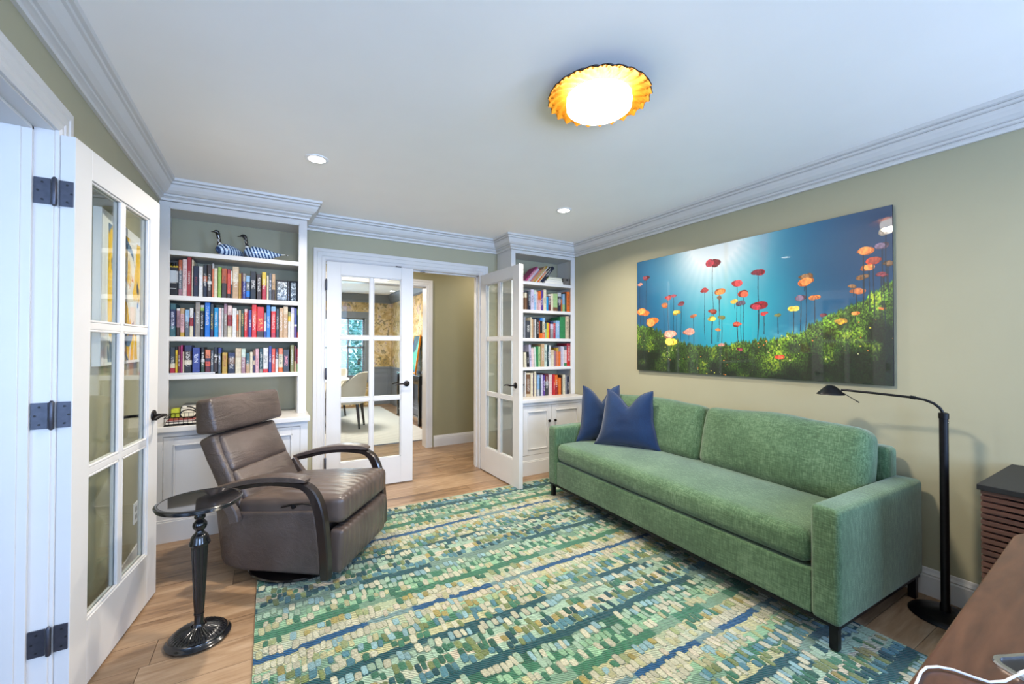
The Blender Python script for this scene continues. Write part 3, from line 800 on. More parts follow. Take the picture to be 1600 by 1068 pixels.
# hinged double photograph frame at the right of the first book shelf
M['photo'] = None
def photo_mat():
    m = NT('black_and_white_photograph'); v = m.mapping('Object', (60, 1, 45)); a = m.n('ShaderNodeTexNoise', i_Scale=1.1, i_Detail=6, i_Distortion=1.5); m.l(v, a.inputs['Vector'])
    r = m.ramp(a.outputs['Fac'], [(.38, H('1e2428')), (.5, H('6e7b84')), (.62, H('c4cbd0'))]); m.l(r.outputs[0], m.b.inputs['Base Color']); m.set(Roughness=.15); return m.m
M['photo'] = photo_mat()
t = thing('photo_frame', 'black hinged double frame of two grey photographs at the right of the first book shelf', 'photo frame', (.137, 3.745, 1.6425))
for sgn, wd in ((-1, .092), (1, .062)):
    a = .22*sgn
    def xf(v, a=a, sgn=sgn): x, y, z = v; x = x*sgn; return (x*math.cos(a*sgn)*1, y-abs(x)*math.sin(abs(a))*1.0+.0, z)
    b = B(); h = .165; f = .011
    b.box(.003, .003+f, -.006, .006, 0, h, xf).box(wd-f, wd, -.006, .006, 0, h, xf).box(.003, wd, -.006, .006, 0, f, xf).box(.003, wd, -.006, .006, h-f, h, xf)
    fo = b.build('frame', 'blackmetal', t)
    B().box(.003+f, wd-f, -.002, .004, f, h-f, xf).build('photograph', 'photo', fo)
B().lathe([(.004, 0), (.004, .15)], 10, (0, 0, .006)).build('hinge', 'chrome', t)

# ------------------------------------------------------------------ bird figures
def bird_mats():
    m = NT('blue_striped_glass'); tc = m.n('ShaderNodeTexCoord'); mp = m.n('ShaderNodeMapping'); mp.inputs['Rotation'].default_value = (0, .35, 0); m.l(tc.outputs['Object'], mp.inputs[0])
    wv = m.n('ShaderNodeTexWave', i_Scale=15, i_Distortion=.8, bands_direction='X'); m.l(mp.outputs[0], wv.inputs['Vector'])
    w2 = m.n('ShaderNodeTexWave', i_Scale=26, i_Distortion=.4, bands_direction='Z'); m.l(mp.outputs[0], w2.inputs['Vector'])
    r = m.ramp(wv.outputs['Fac'], [(.25, H('22406e')), (.45, H('6f9cc8')), (.7, H('cfe0ee'))]); r2 = m.ramp(w2.outputs['Fac'], [(.12, H('3f6a9c')), (.3, (1, 1, 1, 1))])
    m.l(m.mix(.45, r.outputs[0], r2.outputs[0], 'MULTIPLY'), m.b.inputs['Base Color']); m.set(Roughness=.15, Coat_Weight=.6)
    k = NT('black_white_neck_glass'); v = k.mapping('Object', (1, 1, 1)); a = k.n('ShaderNodeTexNoise', i_Scale=70, i_Detail=1); k.l(v, a.inputs['Vector'])
    sx = k.n('ShaderNodeSeparateXYZ'); k.l(v, sx.inputs[0]); f = k.math('ADD', a.outputs['Fac'], k.math('MULTIPLY', k.math('SUBTRACT', sx.outputs[2], .10), -3.2))
    r = k.ramp(f, [(.50, H('121214')), (.56, H('d8d8d4'))]); k.l(r.outputs[0], k.b.inputs['Base Color']); k.set(Roughness=.15, Coat_Weight=.6); return m.m, k.m
M['birdbody'], M['birdneck'] = bird_mats()
def bird(label, loc, rz, s):
    t = thing('bird_figurine', label, 'figurine', loc, rz, 'glass bird figures on the left bookcase'); t.scale = (s, s, s)
    def sm(p, n=26):
        P = [Vector(q[:3]) for q in p]; R = [q[3] for q in p]; out = []; ro = []
        for i in range(n):
            u = i/(n-1)*(len(P)-1); k = min(int(u), len(P)-2); f = u-k; p0, p1, p2, p3 = P[max(k-1, 0)], P[k], P[k+1], P[min(k+2, len(P)-1)]
            out.append(.5*((2*p1)+(-p0+p2)*f+(2*p0-5*p1+4*p2-p3)*f*f+(-p0+3*p1-3*p2+p3)*f**3)); ro.append(max(.001, R[k]*(1-f)+R[k+1]*f))
        return out, ro
    p, r = sm([(.19, 0, .060, .005), (.15, 0, .052, .020), (.10, 0, .050, .042), (.04, 0, .054, .053), (-.01, 0, .056, .055), (-.035, 0, .060, .041), (-.042, 0, .080, .026), (-.046, 0, .088, .016)], 34)
    B().tube(p, r, 20, flat=.9).build('body', 'birdbody', t)
    p, r = sm([(-.046, 0, .086, .0165), (-.050, 0, .115, .0125), (-.055, 0, .142, .012), (-.060, 0, .165, .0145), (-.068, 0, .177, .0155), (-.080, 0, .178, .011), (-.092, 0, .173, .005), (-.112, 0, .168, .0015)], 30)
    B().tube(p, r, 16).build('neck_and_head', 'birdneck', t)
    B().tube([(.185, 0, .058), (.21, 0, .062), (.238, 0, .058)], [.005, .004, .002], 8).build('tail_tip', 'birdneck', t)
bird('left glass bird, checked blue and white, on the left bookcase top shelf', (-.285, 3.80, 1.9565), .75, 1.0)
bird('right glass bird, striped blue with a long dark tail, on the left bookcase', (-.10, 3.775, 1.9565), .0, .98)

# ------------------------------------------------------------------ wire tray with papers on the left countertop
t = thing('wire_tray', 'black wire letter tray on the left countertop behind the recliner', 'tray', (-.485, 3.605, .7605))
def wires(p, r=.0022): return B().tube(p, r, 6)
b = B()
for z in (.004, .055):
    b.tube([(-.10, -.11, z), (.10, -.11, z), (.10, .11, z), (-.10, .11, z), (-.10, -.11, z)], .003, 6)
for i in range(9):
    x = -.10+.025*i; b.tube([(x, -.11, .055), (x, -.11, .004), (x, .11, .004), (x, .11, .055)], .0016, 5)
b.build('wire_basket', 'blackmetal', t)
flat('dark grey magazine lying in the wire tray', -.585, -.42, 3.53, 3.70, .768, .782, 'c_dark', 'magazine', 'magazine')
flat('red-backed magazine lying on top in the wire tray', -.58, -.43, 3.54, 3.69, .7825, .792, 'c_red', 'magazine', 'magazine')
o = bx('small_box', 'c_lime', -.585, -.545, 3.72, 3.80, .7605, .845, None, .003); tag(o, 'small lime green box behind the wire tray on the left countertop', 'box')
flat('white magazine lying on a pile behind the wire tray', -.535, -.36, 3.76, 3.93, .7605, .842, 'c_white', 'magazine_pile', 'magazines')
flat('thin cream magazine lying uppermost behind the wire tray', -.53, -.35, 3.765, 3.925, .8425, .862, 'c_grey', 'magazine', 'magazine')
pts = [(-.47+.052*math.cos(a)*(1-.1*a/6), 3.60+.02*math.sin(a*.7), .807+.035*math.sin(a)+.004*a) for a in [i*.35 for i in range(24)]]
o = B().tube(pts, .0042, 8).build('charging_cable', 'blackmetal'); tag(o, 'coiled black cable lying on the magazines in the wire tray', 'cable')

# ------------------------------------------------------------------ rug
def rug():
    x0, x1, y0, y1, zt = -.045, 2.365, .27, 3.325, .010
    root = thing('area_rug', 'large tufted rug with green, teal, blue and cream broken stripes under the sofa', 'rug', ((x0+x1)/2, (y0+y1)/2, 0))
    C = {k: H(v) for k, v in dict(cr='b8b39c', pk='bcb09b', pm='93aa95', gr='386a50', dg='2b5745', te='1d474c', bl='1c4a70', bt='4c7884', lb='82a2a8', ye='aca881', go='98894e', ol='6f7a4a', lg='84a886', db='24507a', yg='919a6c').items()}
    # one period, in metres towards the camera: (depth, ground, tuft colours)
    per = [(.036, 'bl', None, 0), (.052, 'ye', 'cr pk cr lb cr', .08), (.050, 'lg', 'ye cr go yg cr', .15), (.052, 'gr', 'bt lb bt ol cr', .1), (.046, 'ye', 'bt gr cr ol', .2), (.036, 'te', None, 0),
           (.050, 'te', 'cr pm cr lb', .06), (.050, 'pm', 'gr ol dg pm', .4), (.052, 'pk', 'gr ol dg go te', .25), (.050, 'pm', 'bt bt te ol bt', .1), (.046, 'te', None, 0), (.054, 'dg', 'pm lb pm cr', .08),
           (.050, 'gr', 'lg pm lg cr', .25), (.048, 'lg', 'cr ye cr gr', .15), (.052, 'gr', None, 0), (.052, 'ye', 'go cr lb yg gr', .2), (.048, 'cr', 'cr pk ye cr', .15)]
    rows = []; y = 2.855+.0; i = 0
    tot = sum(p[0] for p in per)
    k = 0; yy = y
    while yy > y0-.05:
        d, g, t, sp = per[k % len(per)]; rows.append((yy, yy-d*1.02, g, t, sp)); yy -= d*1.02; k += 1
    k = -1; yy = y
    while yy < y1+.05:
        d, g, t, sp = per[k % len(per)]; rows.insert(0, (yy+d*1.0, yy, g, t, sp)); yy += d; k -= 1
    rnd = random.Random(11)
    def wob(x, r): return .022*mnoise.noise(Vector((x*1.3, r*2.3, 0)))+.010*mnoise.noise(Vector((x*5, r*3.1, 4)))+.010*mnoise.noise(Vector((x*34, r*17, 7)))
    def clampy(v): return max(y0, min(y1, v))
    # ground: strips with wavy borders
    vs = []; fs = []; cs = []; N = 420; top = [r[0] for r in rows]+[rows[-1][1]]
    grid = [[clampy(top[j]+wob(x0+(x1-x0)*i/N, top[j])) for i in range(N+1)] for j in range(len(top))]
    for j, r in enumerate(rows):
        o = len(vs); c = C[r[2]]
        for i in range(N+1):
            x = x0+(x1-x0)*i/N; vs += [(x, grid[j][i], zt), (x, grid[j+1][i], zt)]
            q = 1+.18*mnoise.noise(Vector((x*9, r[0]*9, 2))); c2 = C['pm'] if mnoise.noise(Vector((x*3, r[0]*7, 9))) > .18 else c; w_ = .45; cs += [tuple(min(1, (a*(1-w_)+b_*w_ if c2 is not c else a)*q) for a, b_ in zip(c[:3], c2[:3]))+(1,)]*2
        fs += [(o+2*i, o+2*i+1, o+2*i+3, o+2*i+2) for i in range(N)]
    def mk(name, vs, fs, cs, mat, smooth, kind=None):
        me = bpy.data.meshes.new(name); me.from_pydata([(a-root.location.x, b-root.location.y, c) for a, b, c in vs], [], fs)
        ca = me.color_attributes.new('Col', 'FLOAT_COLOR', 'POINT'); ca.data.foreach_set('color', np.array(cs, dtype=np.float32).ravel())
        me.polygons.foreach_set('use_smooth', [smooth]*len(fs)); me.materials.append(mat)
        o = bpy.data.objects.new(name, me); COL.objects.link(o); o.parent = root
        if kind: o['kind'] = kind
        return o
    def rugmat(nm, sc, br):
        m = NT(nm); at = m.n('ShaderNodeAttribute', attribute_name='Col')
        a = m.n('ShaderNodeTexWave', i_Scale=br, i_Distortion=2.5, bands_direction='DIAGONAL'); a.inputs['Detail'].default_value = 2; m.l(m.mapping('Object', (1, 1, 0)), a.inputs['Vector'])
        nz = m.n('ShaderNodeTexNoise', i_Scale=sc, i_Detail=3); m.l(m.mapping('Object'), nz.inputs['Vector'])
        r = m.ramp(m.math('ADD', m.math('MULTIPLY', a.outputs['Fac'], .5), m.math('MULTIPLY', nz.outputs['Fac'], .6)), [(.25, (.38, .41, .39, 1)), (.8, (1.08, 1.1, 1.04, 1))])
        m.l(m.mix(1.0, at.outputs['Color'], r.outputs[0], 'MULTIPLY'), m.b.inputs['Base Color'])
        m.bump(a.outputs['Fac'], .5, .004); m.set(Roughness=.95, Sheen_Weight=.2); m.b.inputs['Specular IOR Level'].default_value = .1; return m.m
    mg = rugmat('rug_ground_wool', 90, 42); mt = rugmat('rug_tuft_wool', 140, 70)
    mk('rug_ground', vs, fs, cs, mg, False)
    bs = B(); bs.box(x0, x1, y0, y1, .0005, zt-.0002); M['rugback'] = plain('rug_edge_binding', '6f8f78', .95); bs.build('rug_backing', 'rugback', root, world=True)
    # raised tufts, one rounded dab each
    vs = []; fs = []; cs = []; K = 8
    for j, r in enumerate(rows):
        if not r[3]: continue
        pal = r[3].split(); x = x0+rnd.uniform(.004, .02)
        while x < x1-.03:
            w = rnd.uniform(.018, .029); ln = rnd.uniform(.034, .060); f = (x-x0)/(x1-x0)
            yc = (r[0]+r[1])/2+wob(x, (r[0]+r[1])/2)+rnd.uniform(-.014, .014)
            if y0+ln/2+.004 < yc < y1-ln/2-.004 and x+w < x1-.003 and rnd.random() > r[4]:
                c = C[rnd.choice(pal)]; q = rnd.uniform(.82, 1.16); c = tuple(min(1, a*q) for a in c[:3])+(1,)
                cx = x+w/2; sk = rnd.uniform(-.12, .12); o = len(vs); hh = rnd.uniform(.0018, .0034); p_ = 4.0
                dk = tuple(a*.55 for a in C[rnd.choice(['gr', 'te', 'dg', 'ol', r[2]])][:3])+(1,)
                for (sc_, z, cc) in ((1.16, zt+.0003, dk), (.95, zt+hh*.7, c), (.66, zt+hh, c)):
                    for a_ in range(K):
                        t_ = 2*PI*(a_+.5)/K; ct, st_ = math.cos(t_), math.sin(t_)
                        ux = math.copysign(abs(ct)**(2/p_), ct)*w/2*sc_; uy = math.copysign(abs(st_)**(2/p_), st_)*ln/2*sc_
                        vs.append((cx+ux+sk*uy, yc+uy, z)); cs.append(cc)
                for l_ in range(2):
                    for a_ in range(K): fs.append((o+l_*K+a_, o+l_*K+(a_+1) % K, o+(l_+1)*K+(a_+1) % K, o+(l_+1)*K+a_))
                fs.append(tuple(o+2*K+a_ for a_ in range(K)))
            x += w+rnd.uniform(.001, .006)
    mk('wool_tufts', vs, fs, cs, mt, True, 'stuff')
rug()

# ------------------------------------------------------------------ sofa
def rotp(p, ax, a):
    x, y, z = p; c, s = math.cos(a), math.sin(a)
    if ax == 'x': return (x, y*c-z*s, y*s+z*c)
    if ax == 'y': return (x*c+z*s, y, -x*s+z*c)
    return (x*c-y*s, x*s+y*c, z)
def off(dx, dy, dz): return lambda p: (p[0]+dx, p[1]+dy, p[2]+dz)
# local frame: x = depth towards the wall, y = length away from the camera
sofa = thing('sofa', 'long green chenille sofa with one seat cushion and slim track arms along the right wall', 'sofa', (2.038, .80, .0), -.024)
LS, DS = 2.14, .875
for y0, y1 in ((0, .112), (LS-.112, LS)):
    B().soft(DS/2, .056, .243, .022, (.004, .006, .004), lambda p, y0=y0: (p[0]+DS/2, p[1]+y0+.056, p[2]+.365)).build('arm', 'chenille', sofa)
B().soft(DS/2-.006, (LS-.22)/2, .097, .012, (.004, 0, 0), lambda p: (p[0]+DS/2+.003, p[1]+LS/2, p[2]+.222), n=10).build('base_frame', 'chenille', sofa)
B().soft(.06, (LS-.192)/2, .315, .03, (.004, 0, .004), lambda p: (p[0]+DS-.062, p[1]+LS/2, p[2]+.445), n=10).build('back_frame', 'chenille', sofa)
B().soft(.335, (LS-.232)/2, .075, .045, (.012, .0, .026), lambda p: (p[0]+.337, p[1]+LS/2, p[2]+.402), n=18).build('seat_cushion', 'chenille', sofa)
def backcush(yc, hw, seed):
    def xf(p):
        x, y, z = p; wob_ = .006*mnoise.noise(Vector((y*6+seed, z*7, x*4)))
        z2 = z*(1+.02*math.cos(y*9)); x += wob_; top = max(0, z/.22); y *= 1-.012*top
        q = rotp((x, y, z2), 'y', .23); return (q[0]+.635, q[1]+yc, q[2]+.660+wob_)
    c = B().soft(.085, hw, .205, .06, (.045, .01, .012), xf, n=16).build('back_cushion', 'chenille', sofa)
    return c
yc0 = .118; half = (LS-.236)/2
backcush(yc0+half/2, half/2-.004, 0); backcush(yc0+half*1.5, half/2-.004, 5)
for x, y in ((.018, .016), (.018, LS-.048), (DS-.05, .016), (DS-.05, LS-.048)):
    bx('leg', 'blackmetal', x, x+.032, y, y+.032, 0.016 if x < .5 else .0, .125, sofa, .002)
bx('rail', 'blackmetal', .012, DS-.012, .01, LS-.01, .110, .125, sofa)

# throw pillows
def pillow(label, loc, rz, lean, w, h, t, dip):
    r = thing('throw_pillow', label, 'pillow', loc, rz, 'blue throw pillows on the sofa')
    n = 26; vs = []; fs = []
    for s in (1, -1):
        for i in range(n+1):
            for j in range(n+1):
                u, v = -1+2*i/n, -1+2*j/n
                u = math.sin(u*PI/2)*.5+u*.5; v = math.sin(v*PI/2)*.5+v*.5
                x = u*(w/2)*(1-.10*(1-v*v))*(1-.30*((v+1)/2)**.8); z = v*(h/2)*(1-.07*(1-u*u))
                th = t/2*((1-u**4)*(1-v**4))**.62+.002
                z -= dip*math.exp(-(abs(u)/.42)**1.5)*max(0, (v+1)/2)**2.2
                x += .010*mnoise.noise(Vector((u*2, v*2, 3+w))); yv = s*th*(1-.25*math.exp(-(u/.5)**2)*max(0, v))
                yv += .006*mnoise.noise(Vector((u*3, v*3, s*2)))*(1-u*u)*(1-v*v)
                q = rotp((x, yv, z+h/2), 'x', lean); vs.append(q)
    m = n+1
    for s in (0, 1):
        o = s*m*m
        for i in range(n):
            for j in range(n):
                f = (o+i*m+j, o+(i+1)*m+j, o+(i+1)*m+j+1, o+i*m+j+1); fs.append(f if s else tuple(reversed(f)))
    edge = [(i, 0) for i in range(n)]+[(n, j) for j in range(n)]+[(n-i, n) for i in range(n)]+[(0, n-j) for j in range(n)]
    for k in range(len(edge)):
        a, b_ = edge[k], edge[(k+1) % len(edge)]; fs.append((a[0]*m+a[1], b_[0]*m+b_[1], m*m+b_[0]*m+b_[1], m*m+a[0]*m+a[1]))
    B().add(vs, fs, True).build('cushion_cover', 'velvet', r)
    pts = [tuple((Vector(vs[i*m+j])+Vector(vs[m*m+i*m+j]))/2) for i, j in edge]+[tuple((Vector(vs[0])+Vector(vs[m*m]))/2)]
    B().tube(pts, .0035, 6).build('piping', 'velvet', r)
    return r
pillow('dark blue velvet pillow in front, standing before the left back cushion with its top dented', (2.455, 2.385, .487), -1.095, -.16, .53, .46, .15, .125)
pillow('dark blue velvet pillow behind, leaning in the far corner against the sofa arm', (2.50, 2.70, .478), -.42, -.12, .47, .475, .14, .13)

# ------------------------------------------------------------------ recliner. local x = facing direction, local y = its left
rec = thing('recliner', 'brown leather swivel recliner with dark bentwood arms and a separate headrest', 'armchair', (.23, 2.84, .0), math.atan2(-.6, .8))
B().lathe([(.0, .0165), (.285, .0165), (.297, .018), (.30, .024), (.294, .030), (.05, .038), (.045, .05), (.0, .05)], 56, (-.008, -.03, 0), cap=False).build('swivel_base', 'espresso', rec)
B().lathe([(.05, .03), (.045, .10)], 20, (0, 0, 0)).build('pedestal', 'blackmetal', rec)
def shell_top(p):
    x, y, z = p
    if z > .2: z = .372+.03*min(1, max(0, (x+.24)/.45))
    return (x, y, z)
poly = [(.255, -.298), (.255, .298), (-.21, .298), (-.34, .262), (-.405, .215), (-.405, -.215), (-.34, -.262), (-.21, -.298)]
tp = [(.215, -.300), (.215, .300), (-.22, .300), (-.36, .268), (-.44, .225), (-.44, -.225), (-.36, -.268), (-.22, -.300)]
b = B(); b.prism(poly, .055, .38, shell_top, top=tp); sh = b.build('body_shell', 'leather', rec, .018, 3)
for p in sh.data.polygons: p.use_smooth = True
B().soft(.312, .285, .074, .036, (.008, .004, .030), lambda p: (p[0]+.057, p[1], p[2]+.385+.02*(p[0]/.3)), n=14).build('seat_cushion', 'pleated', rec)
def frx(p):
    q = rotp(p, 'y', .07); return (q[0]+.322, q[1], q[2]+.185)
B().soft(.040, .287, .118, .020, (.016, .003, .0), frx, n=12).build('footrest', 'pleated', rec)
def backx(oz, ox, a, sc=0):
    def f(p):
        x, y, z = p; x += .006*mnoise.noise(Vector((y*7, z*9, sc))); y *= 1-.03*(z/.1 if sc else 0)
        q = rotp((x, y, z), 'y', -a); return (q[0]+ox, q[1], q[2]+oz)
    return f
B().soft(.030, .236, .108, .022, (.030, .004, .006), backx(.478, -.286, .50), n=12).build('lower_back_cushion', 'leather', rec)
B().soft(.030, .232, .112, .022, (.026, .004, .006), backx(.672, -.388, .475, 1), n=12).build('upper_back_cushion', 'leather', rec)
B().soft(.050, .262, .232, .022, (.004, .004, .004), backx(.560, -.378, .46, 0), n=8).build('back_shell', 'leather', rec)
def headx(p):
    x, y, z = p; x *= 1-.16*(z/.095); q = rotp((x, y, z), 'y', -.12); return (q[0]-.462, q[1], q[2]+.890)
B().soft(.058, .286, .097, .022, (.012, .008, .008), headx, n=12).build('headrest', 'leather', rec)
for y in (-.11, .11): B().tube([(-.472, y, .72), (-.478, y, .83)], .006, 8).build('headrest_post', 'chrome', rec)
def ribbon(pts, wid, thk, yc):
    """pts in (x, z); rectangular section"""
    P = [Vector(p) for p in pts]; S_ = []
    n = 40; out = []
    for i in range(n):
        u = i/(n-1)*(len(P)-1); k = min(int(u), len(P)-2); f = u-k; p0, p1, p2, p3 = P[max(k-1, 0)], P[k], P[k+1], P[min(k+2, len(P)-1)]
        q = .5*((2*p1)+(-p0+p2)*f+(2*p0-5*p1+4*p2-p3)*f*f+(-p0+3*p1-3*p2+p3)*f**3)
        out.append((q, thk[k]*(1-f)+thk[k+1]*f, wid[k]*(1-f)+wid[k+1]*f))
    vs = []; fs = []
    for i, (q, t, w_) in enumerate(out):
        d = (out[min(i+1, n-1)][0]-out[max(i-1, 0)][0]).normalized(); nn = Vector((-d.y, d.x))
        c = .25
        ring = [(1, -1+c), (1, 1-c), (1-c, 1), (-1+c, 1), (-1, 1-c), (-1, -1+c), (-1+c, -1), (1-c, -1)]
        for a, b_ in ring: p = q+nn*(t/2*a); vs.append((p.x, yc+w_/2*b_, p.y))
    for i in range(n-1):
        for k in range(8): fs.append((i*8+k, i*8+(k+1) % 8, (i+1)*8+(k+1) % 8, (i+1)*8+k))
    fs += [tuple(reversed(range(8))), tuple((n-1)*8+k for k in range(8))]
    return B().add(vs, fs, False)
for sy in (-1, 1):
    yc = sy*.352
    pts = [(.312, .078), (.308, .18), (.297, .30), (.278, .42), (.245, .505), (.20, .548), (.14, .561), (.0, .562), (-.13, .543), (-.25, .512), (-.345, .492)]
    arm = ribbon(pts, [.05]*11, [.046, .050, .052, .054, .050, .040, .028, .022, .022, .022, .020], yc).build('arm_frame', 'darkwood', rec)
    pp = [(.205, .582), (.17, .590), (.09, .593), (0, .588), (-.10, .574), (-.20, .551), (-.30, .524), (-.34, .513)]
    pad = ribbon(pp, [.050, .074, .078, .076, .070, .062, .052, .044], [.014, .030, .034, .034, .030, .026, .020, .014], yc)
    pad.sm = [True]*len(pad.f); pad.build('arm_pad', 'leather', arm)
    ribbon([(-.335, .50), (-.30, .45), (-.25, .38), (-.235, .33)], [.034]*4, [.05, .05, .06, .06], sy*.318).build('arm_support', 'leather', rec)
B().tube([(.20, -.305, .435), (.15, -.308, .442), (.08, -.310, .432), (.03, -.312, .418)], [.006, .007, .009, .007], 10, flat=.6).build('recline_lever', 'blackmetal', rec)
B().lathe([(.004, 0), (.012, .002), (.012, .012), (.004, .014)], 16, (.10, -.320, .425), axis='y').build('lever_knob', 'blackmetal', rec)

# ------------------------------------------------------------------ pedestal side table
st = thing('side_table', 'small round black pedestal table with fluted column beside the recliner', 'side table', (-.256, 2.292, 0))
fl_ = lambda n, d: (lambda a, i, r: 1+d*math.cos(a*n))
B().lathe([(.0, .001), (.113, .001), (.119, .006), (.120, .012), (.114, .018), (.108, .021), (.105, .028), (.098, .031)], 72, cap=False).build('foot_rim', 'glossblack', st)
def gad(a, i, r): return 1+0*a
b = B(); n = 144; prof = [(.100, .030), (.088, .037), (.072, .042), (.054, .047), (.038, .053), (.027, .060)]
vs = []
for i, (r, z) in enumerate(prof):
    for k in range(n):
        a = 2*PI*k/n; dz = .0035*abs(math.sin(a*18))*(1 if 0 < i < 5 else 0); vs.append((r*math.cos(a), r*math.sin(a), z+dz))
fs = [(i*n+k, i*n+(k+1) % n, (i+1)*n+(k+1) % n, (i+1)*n+k) for i in range(len(prof)-1) for k in range(n)]
b.add(vs, fs, True); b.build('fluted_foot', 'glossblack', st)
B().lathe([(.026, .056), (.021, .064), (.018, .072), (.0175, .105), (.0195, .107), (.0195, .112)], 32).build('column_collar', 'glossblack', st)
b = B(); b.lathe([(.0175, .110), (.020, .15), (.0235, .22), (.027, .31), (.030, .38), (.031, .415)], 120, rmod=lambda a, i, r: 1-.085*abs(math.sin(a*9))); b.build('fluted_column', 'glossblack', st)
B().lathe([(.026, .410), (.037, .412), (.040, .418), (.038, .426), (.034, .434), (.033, .446), (.026, .458), (.017, .466), (.0155, .474), (.023, .484), (.0275, .496), (.026, .508), (.018, .517), (.015, .523), (.020, .528), (.022, .536), (.0185, .545), (.019, .560), (.026, .586), (.0, .586)], 40, cap=False).build('turned_neck', 'glossblack', st)
b = B().lathe([(.0, .588), (.142, .588), (.152, .590), (.155, .593), (.153, .596), (.158, .599), (.156, .602), (.1605, .605), (.159, .609), (.155, .611), (.148, .6115), (.146, .6095), (.0, .6095)], 96, cap=False)
tt = b.build('tabletop', 'glossblack', st)
B().lathe([(.0, .6097), (.144, .6097), (.144, .6106), (.0, .6106)], 72, cap=False).build('glass_inlay', 'glasstop', tt)

# ------------------------------------------------------------------ floor lamp by the sofa
lp = thing('floor_lamp', 'slim black reading floor lamp with a small cone shade behind the sofa arm', 'floor lamp', (2.797, .672, 0))
B().lathe([(.0, .001), (.128, .001), (.132, .004), (.128, .009), (.09, .018), (.045, .026), (.026, .032), (.0, .032)], 48, cap=False).build('base', 'blackmetal', lp)
B().lathe([(.021, .028), (.020, .06), (.0165, .07), (.0165, .945), (.019, .947), (.019, .972), (.012, .976), (.0, .976)], 24, cap=False).build('pole', 'blackmetal', lp)
B().lathe([(.0, 0), (.006, .001), (.006, .010), (.0, .012)], 12, (0, -.019, .93), axis='y', cap=False).build('set_screw', 'chrome', lp)
hd = (-.077, .432, 0)
b = B(); b.tube([(0, 0, .97), (-.002, .012, .995), (-.008, .032, 1.016), (-.018, .062, 1.031), (-.026, .10, 1.038), (-.05, .24, 1.047), (-.07, .36, 1.0525), (-.074, .385, 1.053)], .0062, 10).build('arm', 'blackmetal', lp)
B().tube([(-.024, .092, 1.0372), (-.029, .112, 1.0395)], .009, 10).build('arm_joint', 'blackmetal', lp)
s_ = B().lathe([(.004, .050), (.018, .047), (.034, .033), (.052, .014), (.0645, .001), (.0655, -.002), (.063, -.001), (.050, .012), (.032, .030), (.016, .043), (.0, .045)], 40, (hd[0], hd[1], 1.026), cap=False).build('shade', 'blackmetal', lp)
B().lathe([(.0, .018), (.022, .018), (.022, .024), (.0, .024)], 20, (hd[0], hd[1], 1.016), cap=False).build('bulb_lens', 'plastic', s_)
B().tube([(hd[0]+.0, hd[1]-.045, 1.045), (hd[0]+.004, hd[1]-.10, 1.01), (hd[0]+.006, hd[1]-.128, .992)], [.0022, .0022, .003], 8).build('aiming_handle', 'blackmetal', s_)

# ------------------------------------------------------------------ walnut desk in the foreground
dk = thing('desk', 'walnut desk with rounded corners in the lower right foreground', 'desk', (1.78, .300, 0), .047)
def rrect(x0, x1, y0, y1, r, n=10):
    out = []
    for cx, cy, a0 in ((x1-r, y0+r, -PI/2), (x1-r, y1-r, 0), (x0+r, y1-r, PI/2), (x0+r, y0+r, PI)):
        for i in range(n+1): a = a0+PI/2*i/n; out.append((cx+r*math.cos(a), cy+r*math.sin(a)))
    return out
gx, gy = -.675, -.112
b = B(); b.prism(rrect(-1.42, .17, -.72, .0, .11), .712, .750); dt = b.build('desktop', 'walnut', dk, .006, 3)
for x in (-1.36, .08):
    for y in (-.65, -.09): B().lathe([(.016, 0), (.026, .713)], 20, (x, y, 0)).build('leg', 'walnut', dk)
bx('apron', 'walnut', -1.30, .06, -.63, -.60, .64, .712, dk); bx('apron', 'walnut', -1.30, .06, -.11, -.08, .64, .712, dk)
g = B(); o_ = rrect(-.055, .055, -.036, .036, .024, 6); i_ = rrect(-.046, .046, -.028, .028, .018, 6); n = len(o_)
vs = [(x, y, .7505) for x, y in o_]+[(x, y, .7535) for x, y in [(a*.97, c*.96) for a, c in o_]]+[(x, y, .7535) for x, y in i_]+[(x, y, .7508) for x, y in i_]
fs = [(l*n+k, l*n+(k+1) % n, (l+1)*n+(k+1) % n, (l+1)*n+k) for l in range(3) for k in range(n)]
gr = thing('x', '', ''); bpy.data.objects.remove(gr)
g.add([(x*math.cos(-.5)-y*math.sin(-.5)+gx, x*math.sin(-.5)+y*math.cos(-.5)+gy, z) for x, y, z in vs], fs); go = g.build('grommet_rim', 'chrome', dk)
B().add([(x*math.cos(-.5)-y*math.sin(-.5)+gx, x*math.sin(-.5)+y*math.cos(-.5)+gy, .7509) for x, y in i_], [tuple(range(n))]).build('grommet_slot', 'black', go)
B().tube([(gx-.05, gy+.012, .756), (gx-.01, gy-.002, .759), (gx+.04, gy-.028, .756)], .007, 8, flat=.6).build('cable_lip', 'plastic', go)
cb = B().tube([(.74, .215, .7535), (.80, .228, .7545), (.86, .243, .7545), (.885, .2475, .7545), (.93, .253, .7545), (.952, .252, .7545), (.970, .243, .7545), (.983, .228, .7545), (.990, .205, .7545), (.997, .190, .7545), (1.02, .178, .755), (1.045, .172, .757), (1.07, .165, .758)], .0019, 8).build('charging_cable', 'cable')
tag(cb, 'thin white charging cable curving across the walnut desktop', 'cable')

